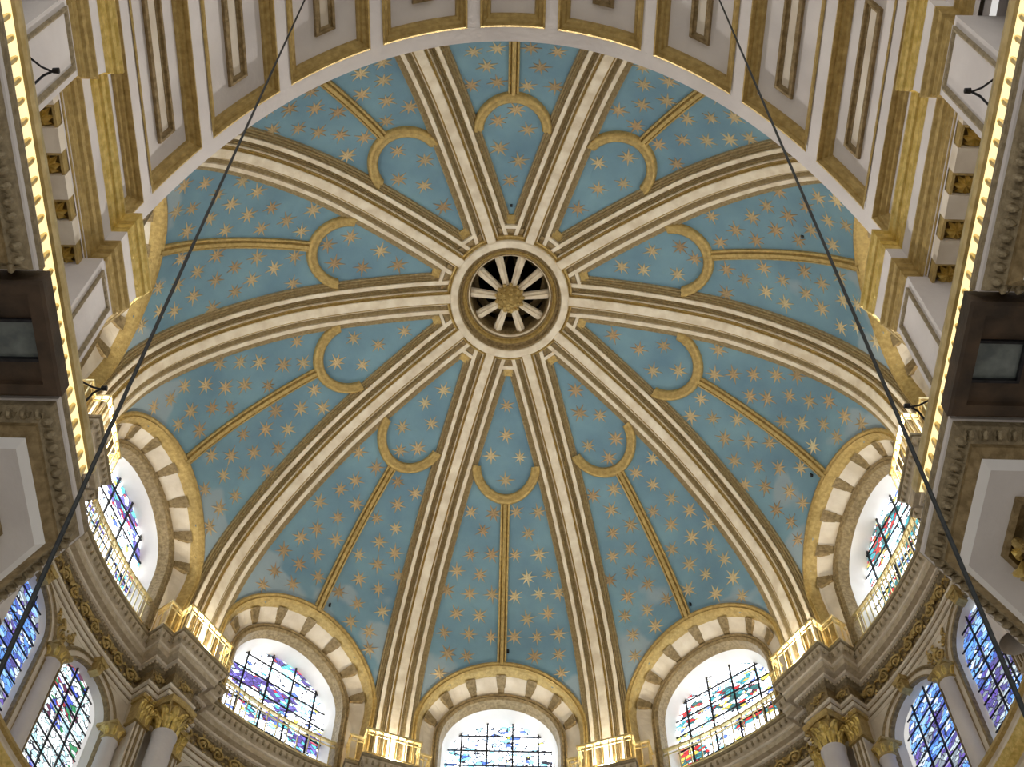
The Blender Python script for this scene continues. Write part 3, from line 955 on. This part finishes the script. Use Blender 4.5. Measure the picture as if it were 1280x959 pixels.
# ================================================================== BALUSTRADES on the main cornice
def rail_run(path_pts, zb, zt, root, spacing=0.25, ky=KY, barw=0.016):
    """gilded metal railing along a plan polyline"""
    pts = [Vector((x, ky*y)) for x, y in path_pts]
    for nm, z0, z1, hw in (('handrail', zt-0.07, zt, 0.05), ('lower_rail', zb+0.10, zb+0.14, 0.022), ('upper_rail', zt-0.24, zt-0.21, 0.018)):
        left = offset_path([(p.x, p.y) for p in pts], hw); rgt = offset_path([(p.x, p.y) for p in pts], -hw)
        rows = [[(x, y, z1) for x, y in left], [(x, y, z1) for x, y in rgt], [(x, y, z0) for x, y in rgt], [(x, y, z0) for x, y in left], [(x, y, z1) for x, y in left]]
        mb = MB(); mb.grid(rows); mb.build(nm, BRASS, root)
    bm_ = MB(); bm_.box(-barw, barw, -barw, barw, 0, zt-zb-0.05)
    me = bpy.data.meshes.new('bar'); me.from_pydata(bm_.v, [], bm_.f); me.materials.append(BRASS)
    pm = MB(); pm.box(-0.045, 0.045, -0.045, 0.045, 0, zt-zb+0.0); pm.box(-0.06, 0.06, -0.06, 0.06, zt-zb, zt-zb+0.06)
    pme = bpy.data.meshes.new('post'); pme.from_pydata(pm.v, [], pm.f); pme.materials.append(BRASS)
    for i in range(len(pts)-1):
        a, b = pts[i], pts[i+1]
        L = (b-a).length
        yaw = math.atan2(b.y-a.y, b.x-a.x)
        n = max(1, round(L/spacing))
        for k in range(n):
            p = a.lerp(b, k/n)
            inst(me, 'bar', root, Matrix.Translation((p.x, p.y, zb)) @ Matrix.Rotation(yaw, 4, 'Z'))
    for p in (pts[0], pts[-1]):
        inst(pme, 'post', root, Matrix.Translation((p.x, p.y, zb)))
BL = {0: 'in front of the middle upper window', -36: 'in front of the upper window with the purple figure', 36: 'in front of the upper window with red and teal figures',
      -72: 'in front of the upper window at the left edge', 72: 'in front of the upper window at the right edge', -108: 'in front of the near left upper window', 108: 'in front of the near right upper window'}
def circ(az, A, lat=0):
    a = R_(az); return (A*math.sin(a)+lat*math.cos(a), A*math.cos(a)-lat*math.sin(a))
for az in BAYS:
    root = empty('balustrade', 'curved gilded railing %s' % BL[az], 'railing', 'gilded railings on the main cornice')
    pth = [circ(az-18+math.degrees(math.asin(1.42/11.4))+ (36-2*math.degrees(math.asin(1.42/11.4)))*k/12, 11.38) for k in range(13)]
    rail_run(pth, 28.62, 29.72, root)
    rebase(root)
for az in sorted(RIBS):
    if abs(az) > 130: continue
    root = empty('balustrade', 'gilded railing box standing forward over the %s column' % CLAB[az], 'railing', 'gilded railings on the main cornice')
    pth = [circ(az, 11.33, -1.26), circ(az, 10.76, -1.26), circ(az, 10.76, -0.84), circ(az, 10.36, -0.84), circ(az, 10.36, 0.84), circ(az, 10.76, 0.84), circ(az, 10.76, 1.26), circ(az, 11.33, 1.26)]
    rail_run(pth, 28.62, 29.72, root)
    rebase(root)

# ================================================================== CROSSING ARCH
archroot = empty('trim_3', 'wide crossing arch with gilded coffers in its underside', None, None, 'structure')
RA, ZA = 7.1, 17.2
def AP(s, t, h=0.0):
    """s: arc position from the crown, t: distance from the rotunda edge, h: outward depth"""
    ph = s/RA
    X = 10.8*math.sin((RA+h)*math.sin(ph)/10.8); Z = ZA+(RA+h)*math.cos(ph)
    Xe = 10.8*math.sin(RA*math.sin(ph)/10.8)
    Y = -KY*math.sqrt(10.8**2-Xe*Xe)-t
    return (X, Y, Z)
cof = [(-0.6, 0.6)]
for a, b in ((0.83, 2.42), (2.66, 4.28), (4.52, 6.07), (6.34, 7.69), (7.93, 9.40)):
    cof.append((a, b)); cof.append((-b, -a))
cof.sort()
T0, T1, TE = 0.27, 3.85, 6.2
def patch(mb, s0, s1, t0, t1, h=0.0, ns=None):
    ns = ns or max(1, int(abs(s1-s0)/0.2)+1)
    mb.grid([[AP(s0+(s1-s0)*i/ns, t0+(t1-t0)*j/4, h) for j in range(5)] for i in range(ns+1)])
mb = MB()
SEND = 9.95
edges = [-SEND]
for a, b in cof: edges += [a, b]
edges.append(SEND)
patch(mb, -SEND, SEND, 0, T0, 0, 90)
patch(mb, -SEND, SEND, T1, TE, 0, 90)
for i in range(0, len(edges), 2):
    patch(mb, edges[i], edges[i+1], T0, T1, 0)
soff = mb.build('arch_soffit', STONE, archroot, False)
# front face on the rotunda side and outer shell
mb = MB()
mb.grid([[AP(-SEND+2*SEND*i/90, 0, h) for i in range(91)] for h in (0, 0.35)])
mb.build('arch_edge', WHITE, archroot)
for a, b in cof:
    H = 0.20
    cps = []
    def rect(i_, h_):
        ns = 8
        P = []
        s0, s1, t0, t1 = a+i_, b-i_, T0+i_, T1-i_
        for k in range(ns): P.append(AP(s0+(s1-s0)*k/ns, t0, h_))
        for k in range(ns): P.append(AP(s1, t0+(t1-t0)*k/ns, h_))
        for k in range(ns): P.append(AP(s1-(s1-s0)*k/ns, t1, h_))
        for k in range(ns): P.append(AP(s0, t1-(t1-t0)*k/ns, h_))
        return P
    mb = MB(); patch(mb, a, b, T0, T1, H)
    cf = mb.build('coffer', STONE, archroot)
    mb = MB(); mb.grid([rect(i_, h_) for i_, h_ in ((0, -0.02), (0.035, -0.04), (0.06, 0.02), (0.07, 0.06), (0.12, 0.07), (0.15, 0.13), (0.19, 0.14), (0.21, 0.20))], True)
    mb.build('coffer_frame', GOLD, cf)
    # slim raised frame in the middle
    sm = (a+b)/2; hw = 0.20; ta, tb = 0.82, 3.3
    def rect2(i_, h_):
        s0, s1, t0, t1 = sm-hw+i_, sm+hw-i_, ta+i_, tb-i_
        return [AP(s0, t0, h_), AP(s1, t0, h_), AP(s1, t1, h_), AP(s0, t1, h_)]
    mb = MB(); mb.grid([rect2(i_, h_) for i_, h_ in ((0, 0.20), (0.01, 0.12), (0.06, 0.11), (0.08, 0.16), (0.12, 0.17), (0.13, 0.22))], True)
    mb.build('inner_frame', UMBER, cf)
    mb = MB(); mb.add(rect2(0.12, 0.185), [(0, 1, 2, 3)])
    mb.build('inner_panel', WHITE, cf)

# near wall above the arch on the rotunda side
walln = empty('wall_near', 'stone wall above the crossing arch', None, None, 'structure')
mb = MB()
NA = 60
rows_lo = []; rows_hi = []; rows_mid = []
for i in range(91):
    s = -SEND+2*SEND*i/90
    x, y, z = AP(s, 0, 0.0)
    rows_lo.append((x, y, z))
    rows_hi.append((x, y, 29.5))
mb.grid([rows_lo, rows_hi])
mb.build('spandrel_wall', STONE, walln)
for sg in (-1, 1):
    mb = MB()
    x0, y0, _ = AP(SEND, 0, 0)
    a0 = math.degrees(math.atan2(x0, y0/KY))
    pts = []
    for k in range(12):
        az = a0+(126-a0)*k/11
        pts.append((sg*10.8*math.sin(R_(az)), KY*10.8*math.cos(R_(az))))
    mb.grid([[(x, y, z) for x, y in pts] for z in (17.9, 29.5)])
    mb.build('spandrel_wall', STONE, walln)

# ================================================================== IMPOSTS and piers (both sides)
def side_mirror(pts, sg): return [(sg*x, y) for x, y in pts]
for sg in (-1, 1):
    sn = 'left' if sg < 0 else 'right'
    pier = empty('wall_%s' % sn, 'pale %s pier of the crossing arch with framed panels' % sn, None, None, 'structure')
    X0, X1 = 5.74, 5.99       # forward block / recess planes of the impost edge
    pp = [(X1, -19.0), (X1, -14.15), (X0, -14.15), (X0, -12.68), (X1, -12.68), (X1, -10.38), (X0, -10.38), (X0, -9.12), (X0+2.6, -7.04)]
    pp = side_mirror(pp, sg)
    imp = [
        ('impost_top', STONE, [(-0.9, 19.18), (0.0, 19.18)]),
        ('upper_gilded_moulding', BRIGHT, [(0.0, 19.18), (0.035, 19.16), (0.035, 19.10), (-0.01, 19.07), (0.015, 19.02), (-0.005, 18.94), (-0.04, 18.93), (-0.03, 18.85), (-0.06, 18.80), (-0.055, 18.74), (-0.09, 18.70)]),
        ('impost_band', STONE, [(-0.09, 18.70), (-0.10, 18.68), (-0.13, 18.40)]),
        ('lower_gilded_moulding', GOLD, [(-0.13, 18.40), (-0.10, 18.38), (-0.10, 18.33), (-0.15, 18.30), (-0.13, 18.24), (-0.155, 18.18), (-0.20, 18.16), (-0.19, 18.08), (-0.22, 18.05), (-0.215, 17.99), (-0.25, 17.96)]),
        ('impost_fillet', STONE, [(-0.25, 17.96), (-0.27, 17.94), (-0.28, 17.86)]),
    ]
    tr = empty('trim_%d' % (4 if sg < 0 else 5), 'gilded impost moulding along the %s side under the crossing arch' % sn, None, None, 'structure')
    for nm, mt, pf in imp:
        sweep(nm, mt, pp, pf, tr, 1.0, -sg)
    # soffit of the recess with rosette coffers between white blocks
    xi, xo = X1+0.26, X1+1.15
    mb = MB()
    mb.box(min(sg*xi, sg*xo), max(sg*xi, sg*xo), -13.2, -10.2, 17.90, 17.96)
    so = mb.build('bracket_soffit', GOLD, tr)
    for k in range(5):
        yc = -12.98+0.97*k*0.72
        y0, y1 = yc, yc+0.36
        mb = MB(); mb.box(min(sg*(xi+.02), sg*(xo)), max(sg*(xi+.02), sg*(xo)), y0, y1, 17.62, 17.91)
        mb.build('white_bracket', WHITE, so)
        yq = y1+0.205
        # framed rosette between brackets
        mb = MB()
        for i_, (aa, zz) in enumerate(((0.20, 18.12), )):
            pass
        def rq(d, z): return [(sg*(xi+0.03+d), y1+0.01+d, z), (sg*(xi+0.47-d), y1+0.01+d, z), (sg*(xi+0.47-d), y1+0.405-d, z), (sg*(xi+0.03+d), y1+0.405-d, z)]
        mb.grid([rq(0, 17.88), rq(0.0, 17.66), rq(0.035, 17.65), rq(0.04, 17.72), rq(0.07, 17.73), rq(0.075, 17.82), rq(0.19, 17.83)], True)
        mb.build('rosette_frame', GOLD, so)
        mb = MB()
        for q in range(8):
            t = q*PI/4
            cx, cy = sg*(xi+0.25), y1+0.205
            c_, s_ = math.cos(t), math.sin(t)
            mb.add([(cx, cy, 17.68), (cx+0.10*c_-0.05*s_, cy+0.10*s_+0.05*c_, 17.66), (cx+0.17*c_, cy+0.17*s_, 17.76), (cx+0.10*c_+0.05*s_, cy+0.10*s_-0.05*c_, 17.66), (cx+.09*c_, cy+.09*s_, 17.73)],
                   [(0, 1, 4), (1, 2, 4), (2, 3, 4), (3, 0, 4)])
        mb.build('rosette', BRIGHT, so)
    # pier faces: pilaster blocks and recessed wall
    def vbox(x0, x1, y0, y1, z0, z1, nm, mt, par):
        mb = MB(); mb.box(min(sg*x0, sg*x1), max(sg*x0, sg*x1), y0, y1, z0, z1)
        return mb.build(nm, mt, par)
    XP = X0+0.24
    vbox(X1+0.9, 9.5, -19.0, -10.1, 8.0, 18.9, 'recessed_wall', STONE, pier)
    nb = vbox(XP, 9.5, -14.05, -12.95, 8.0, 17.88, 'near_pilaster', STONE, pier)
    # far pilaster with a 45 degree corner
    mb = MB()
    pl = [(sg*XP, -10.2), (sg*XP, -9.3), (sg*(XP+2.4), -7.2), (sg*9.5, -7.2), (sg*9.5, -10.22)]
    mb.add([(x, y, z) for z in (8.0, 17.88) for x, y in pl], [(0, 1, 6, 5), (1, 2, 7, 6), (2, 3, 8, 7), (4, 0, 5, 9), (0, 4, 3, 2, 1), (5, 6, 7, 8, 9)])
    fb = mb.build('far_pilaster', STONE, pier)
    # framed panels on the faces
    def frame(face_pt, a0, a1, z0, z1, par, mt=UMBER, wd=0.09):
        """picture-frame moulding; face_pt(a, z, depth)"""
        rows = []
        for d, h in ((0, 0.0), (0.0, 0.035), (0.03, 0.045), (wd*.6, 0.03), (wd, -0.03)):
            rows.append([face_pt(a0+d, z0+d, h), face_pt(a1-d, z0+d, h), face_pt(a1-d, z1-d, h), face_pt(a0+d, z1-d, h)])
        mb = MB(); mb.grid(rows, True)
        mb.build('panel_frame', mt, par)
    frame(lambda a, z, h: (sg*(XP-h), a, z), -13.93, -13.06, 8.6, 17.8, nb, GREYGOLD, 0.10)
    n2 = vbox(XP+0.3, 9.5, -19.0, -14.5, 8.0, 17.9, 'side_pilaster', STONE, pier)
    frame(lambda a, z, h: (sg*(XP+0.3-h), a, z), -16.6, -14.7, 8.6, 17.7, n2, GREYGOLD, 0.10)
    frame(lambda a, z, h: (sg*(XP-h), a, z), -10.08, -9.42, 8.6, 17.75, fb, GREYGOLD, 0.09)
    def diag(a, z, h):
        dx, dy = 2.4, 2.0; L = math.hypot(dx, dy)
        nx, ny = dy/L, -dx/L
        return (sg*(XP+dx*a/L-(dy/L)*h), -9.3+dy*a/L+(dx/L)*h*1.0, z)
    frame(diag, 0.18, 1.5, 8.6, 17.75, fb, GREYGOLD, 0.09)
    rebase(tr)

    # ============================================================== near gallery (lower, in front of the pier)
    XG, ZG = 4.35 if sg < 0 else 4.48, 11.3
    gal = empty('trim_%d' % (6 if sg < 0 else 7), 'shadowed carved gallery cornice on the %s seen from below' % sn, None, None, 'structure')
    def loop(mb_prof, poly, nm, mt, par):
        """mitred inset profile on the inside of a closed polygon; prof (inset, z)"""
        n = len(poly)
        ext = [poly[-1]]+poly+[poly[0]]
        area = sum(poly[i][0]*poly[(i+1) % n][1]-poly[(i+1) % n][0]*poly[i][1] for i in range(n))
        s_ = -1 if area > 0 else 1
        rows = []
        for o_, z in mb_prof:
            off = offset_path(ext, s_*o_)[1:-1]
            rows.append([(x, y, z) for x, y in off])
        mb = MB(); mb.grid(rows, True)
        return mb.build(nm, mt, par), rows
    polyB = side_mirror([(XG, -11.66), (XG, -9.95), (XG+4.2, -6.1), (XG+5.2, -6.1), (XG+5.2, -11.66)], sg)
    polyA = side_mirror([(XG, -19.5), (XG, -13.0), (XG+5.2, -13.0), (XG+5.2, -19.5)], sg)
    for poly, tag_ in ((polyB, 'B'), (polyA, 'A')):
        block, _ = loop([(0.12, 11.46), (0.0, 11.44), (0.0, 11.38), (0.02, 11.34)], poly, 'gallery_cornice', GREYGOLD, gal)
        loop([(0.02, 11.34), (0.03, 11.29), (0.05, 11.28)], poly, 'edge_fillet', STONE, block)
        loop([(0.05, 11.28), (0.07, 11.22), (0.20, 11.10)], poly, 'carved_ground', GREYGOLD, block)
        loop([(0.20, 11.10), (0.21, 11.05), (0.27, 11.02), (0.30, 10.98)], poly, 'gilded_fillet', UMBER, block)
        loop([(0.30, 10.98), (0.38, 10.90)], poly, 'white_bevel', REVEAL, block)
        _, rws = loop([(0.38, 10.90), (0.68, 10.90)], poly, 'soffit_border', STONE, block)
        loop([(0.68, 10.90), (0.69, 10.86), (0.74, 10.85), (0.78, 10.95), (0.9, 11.02), (0.98, 11.04), (1.0, 11.12)], poly, 'soffit_frame', UMBER, block)
        _, r2 = loop([(1.0, 11.12), (1.06, 11.10)], poly, 'inner_fillet', STONE, block)
        mb = MB(); mb.add(r2[-1], [tuple(range(len(r2[-1])))]); mb.build('soffit_panel', UMBER, block)
        mb = MB(); mb.add([(x, y, 11.45) for x, y in offset_path([poly[-1]]+poly+[poly[0]], 0)[1:-1]], [tuple(range(len(poly)))]); mb.build('gallery_floor', STONE, block)
        # egg and leaf carving along the edge
        egg = MB(); egg.lathe([(0.001, -0.06), (0.035, -0.045), (0.05, 0.0), (0.035, 0.05), (0.001, 0.06)], 7)
        egg.add([(0.07, -0.055, -0.02), (0.095, 0.0, 0.03), (0.07, 0.055, -0.02), (0.06, 0, -0.05)], [(0, 1, 3), (1, 2, 3)])
        eme = bpy.data.meshes.new('egg'); eme.from_pydata(egg.v, [], egg.f); eme.materials.append(GREYGOLD)
        mid = offset_path([poly[-1]]+poly+[poly[0]], (-1 if sum(poly[i][0]*poly[(i+1) % len(poly)][1]-poly[(i+1) % len(poly)][0]*poly[i][1] for i in range(len(poly))) > 0 else 1)*0.13)[1:-1]
        n = len(mid)
        for i in range(n):
            a = Vector(mid[i]); b = Vector(mid[(i+1) % n])
            if abs(a.x) > XG+3.0 and abs(b.x) > XG+3.0: continue
            L = (b-a).length
            m_ = int(L/0.145)
            for k in range(m_):
                p = a.lerp(b, (k+.5)/m_)
                if abs(p.x) > XG+2.6 or p.y < -16.5: continue
                yaw = math.atan2(b.y-a.y, b.x-a.x)
                inst(eme, 'egg', block, Matrix.Translation((p.x, p.y, 11.15)) @ Matrix.Rotation(yaw, 4, 'Z') @ Matrix.Rotation(0.6, 4, 'X') @ Matrix.Diagonal((0.8, 1.35, 0.9, 1)))
    # carved leaf boss hanging under the right-hand gallery panels
    for (bx, by) in ((XG+1.05, -10.35), ):
        root = empty('gilded_boss', 'gilded carved leaf boss hanging under the %s gallery' % sn, 'ceiling boss')
        mb = MB(); mb.lathe([(0.001, -0.30), (0.12, -0.26), (0.17, -0.12), (0.24, 0.0), (0.26, 0.12)], 12, Matrix.Translation((sg*bx, by, 10.93)))
        mb.build('core', UMBER, root, True)
        for k in range(7):
            inst(LEAF, 'leaf', root, Matrix.Translation((sg*bx, by, 11.05)) @ Matrix.Rotation(k*2*PI/7, 4, 'Z') @ Matrix.Translation((0, 0.14, 0)) @ Matrix.Rotation(PI, 4, 'Y') @ Matrix.Scale(0.95, 4))
        for k in range(4):
            inst(VOL, 'curl', root, Matrix.Translation((sg*bx, by, 10.8)) @ Matrix.Rotation(k*PI/2+0.4, 4, 'Z') @ Matrix.Translation((0, 0.14, 0)))
        rebase(root)
    # wooden lamp box in the gap between the cornice blocks
    root = empty('lamp_box', 'dark wooden box with a square glass lamp in its underside, under the %s gallery' % sn, 'floodlight')
    xb0, xb1, yb0, yb1 = XG-0.04, XG+2.2, -12.96, -11.70
    gx0, gx1, gy0, gy1 = XG+0.12, XG+0.56, -12.52, -12.12
    mb = MB()
    zb_ = 11.22
    def q4(x0, x1, y0, y1, z): return [(sg*x0, y0, z), (sg*x1, y0, z), (sg*x1, y1, z), (sg*x0, y1, z)]
    mb.grid([q4(xb0, xb1, yb0, yb1, 11.45), q4(xb0, xb1, yb0, yb1, zb_), q4(xb0+.03, xb1-.03, yb0+.03, yb1-.03, zb_-0.02), q4(xb0+.16, xb1-.1, yb0+.14, yb1-.14, zb_-0.02), q4(xb0+.17, xb1-.1, yb0+.15, yb1-.15, zb_+0.03),
             q4(gx0-.03, gx1+.03, gy0-.03, gy1+.03, zb_+0.03), q4(gx0-.03, gx1+.03, gy0-.03, gy1+.03, zb_+0.15)], True)
    mb.add(q4(xb0, xb1, yb0, yb1, 11.45), [(0, 1, 2, 3)])
    mb.build('case', WOOD, root)
    mb = MB()
    mb.grid([q4(gx0-.03, gx1+.03, gy0-.03, gy1+.03, zb_+0.04), q4(gx0-.03, gx1+.03, gy0-.03, gy1+.03, zb_-0.01), q4(gx0, gx1, gy0, gy1, zb_-0.01), q4(gx0, gx1, gy0, gy1, zb_+0.06)], True)
    mb.build('lamp_frame', LEAD, root)
    mb = MB(); mb.add(q4(gx0, gx1, gy0, gy1, zb_+0.04), [(0, 1, 2, 3)])
    mb.build('lamp_glass', LAMPGLASS, root)
    for yk in (yb0+.45, yb1-.45):
        mb = MB(); mb.box(min(sg*(xb0+.18), sg*(xb1-.12)), max(sg*(xb0+.18), sg*(xb1-.12)), yk-.008, yk+.008, zb_+0.015, zb_+0.03)
    rebase(root)
    # balustrade of the gallery: turned balusters and a wide gilded handrail
    root = empty('gallery_balustrade', 'large gilded balustrade with turned balusters on the %s side, glow added under its handrail' % sn, 'balustrade', None)
    XR = XG+0.32
    yn, yf = -16.05, -10.0
    def hr(x0, x1, z0, z1, nm, mt):
        mb = MB(); mb.box(min(sg*x0, sg*x1), max(sg*x0, sg*x1), yn, yf, z0, z1); return mb.build(nm, mt, root)
    rl = MB()
    rl.grid([[(sg*(XR+dx), y, z) for dx, z in ((-0.09, 12.55), (-0.10, 12.46), (-0.08, 12.40), (-0.04, 12.40), (-0.035, 12.43), (0.10, 12.43), (0.11, 12.46), (0.10, 12.55), (-0.09, 12.55))] for y in (yn, yf)])
    rl.build('handrail', BRASS, root)
    hr(XR-0.07, XR+0.07, 11.47, 11.55, 'base_rail', BRASS)
    under_glow = MB(); under_glow.box(min(sg*(XR-0.033), sg*(XR+0.085)), max(sg*(XR-0.033), sg*(XR+0.055)), yn, yf, 12.415, 12.428)
    under_glow.build('rail_glow', RAILGLOW, root)  # added glowing strip, imitates the lit underside of the brass handrail
    bal = MB(); bal.lathe([(0.030, 0), (0.036, 0.06), (0.020, 0.10), (0.042, 0.24), (0.046, 0.34), (0.024, 0.46), (0.040, 0.50), (0.020, 0.55), (0.030, 0.70), (0.034, 0.80), (0.022, 0.88)], 8)
    bme = bpy.data.meshes.new('baluster'); bme.from_pydata(bal.v, [], bal.f); bme.materials.append(BRASS)
    nb_ = 30
    for k in range(nb_):
        y = yn+0.1+(yf-yn-0.2)*k/(nb_-1)
        inst(bme, 'baluster', root, Matrix.Translation((sg*XR, y, 11.55)))
    # return at the near end
    mb = MB(); mb.box(min(sg*(XR-.07), sg*(XR+2.5)), max(sg*(XR-.07), sg*(XR+2.5)), yn-0.12, yn, 12.42, 12.55); mb.build('handrail', BRASS, root)
    rebase(root)
    # little black lamp brackets clamped to the railing
    for q, (bx, by) in enumerate(((XR-0.05, -14.5), (XR-0.05, -10.9))):
        root = empty('lamp_bracket', 'small black lamp bracket clamped to the %s balustrade, %s one' % (sn, ('near' if q == 0 else 'far')), 'lamp bracket')
        mb = MB()
        mb.tube([(sg*bx, by+.08, 12.60), (sg*(bx-.07), by+.02, 12.72), (sg*(bx-.17), by-.02, 12.76)], 0.013, 6)
        mb.tube([(sg*bx, by-.20, 12.60), (sg*(bx-.08), by-.08, 12.68), (sg*(bx-.15), by-.02, 12.74)], 0.012, 6)
        mb.box(min(sg*(bx+.0135), sg*(bx-.02)), max(sg*(bx+.0135), sg*(bx-.02)), by-.22, by-.17, 12.552, 12.59); mb.box(min(sg*(bx+.0135), sg*(bx-.02)), max(sg*(bx+.0135), sg*(bx-.02)), by+.05, by+.10, 12.552, 12.59)
        mb.build('arm', LEAD, root)
        mb = MB(); mb.lathe([(0.001, -.03), (.028, -.03), (.032, .03), (.001, .035)], 8, Matrix.Translation((sg*(bx-.19), by-.02, 12.76)) @ Matrix.Rotation(PI/2, 4, 'Y'))
        mb.build('head', LEAD, root)
        rebase(root)

# ================================================================== CABLES
for sg, a, b in ((-1, (-3.61, -12.85, 23.35), (-2.40, -13.73, 5.0)), (1, (3.57, -13.01, 23.35), (2.75, -13.62, 5.0))):
    A_, B_ = Vector(a), Vector(b)
    B2 = B_+(B_-A_)*0.12
    pts = [tuple(A_.lerp(B2, t)+Vector((0, 0, -0.10*math.sin(PI*t)))) for t in [k/24 for k in range(25)]]
    mb = MB(); mb.tube(pts, 0.015, 8)
    o = mb.build('cable', CABLE)
    o['label'] = 'dark hanging cable slanting down the %s half of the photo in front of the dome' % ('left' if sg < 0 else 'right')
    o['category'] = 'cable'

# small dark fittings on the blue vault
for az, r, lat in ((36, 10.0, 0.25), (-36, 10.0, 0.3), (0, 9.95, 0.2), (72, 9.95, -0.3), (108, 9.0, 0.6), (162, 2.9, 0.9)):
    s = s_of_r(r)
    p = Vector(DP(az, s, lat, 0.0))
    mb = MB(); mb.box(-.035, .035, -.035, .035, -.08, .04, Matrix.Translation(p))
    o = mb.build('vault_hook', LEAD)
    o['label'] = {(36): 'tiny black hook above the upper window with red and teal figures', -36: 'tiny black hook above the upper window with the purple figure', 0: 'tiny black hook above the middle upper window',
                  72: 'tiny black hook above the upper window at the right edge', 108: 'tiny black hook in the blue panel near the right end of the crossing arch', 162: 'tiny black hook beside the rib just above the central ring'}[az]
    o['category'] = 'hook'

# floor far below
mb = MB()
mb.box(-16, 16, -30, 16, -1.8, -1.6)
fl = mb.build('floor', FLOORM); fl['kind'] = 'structure'
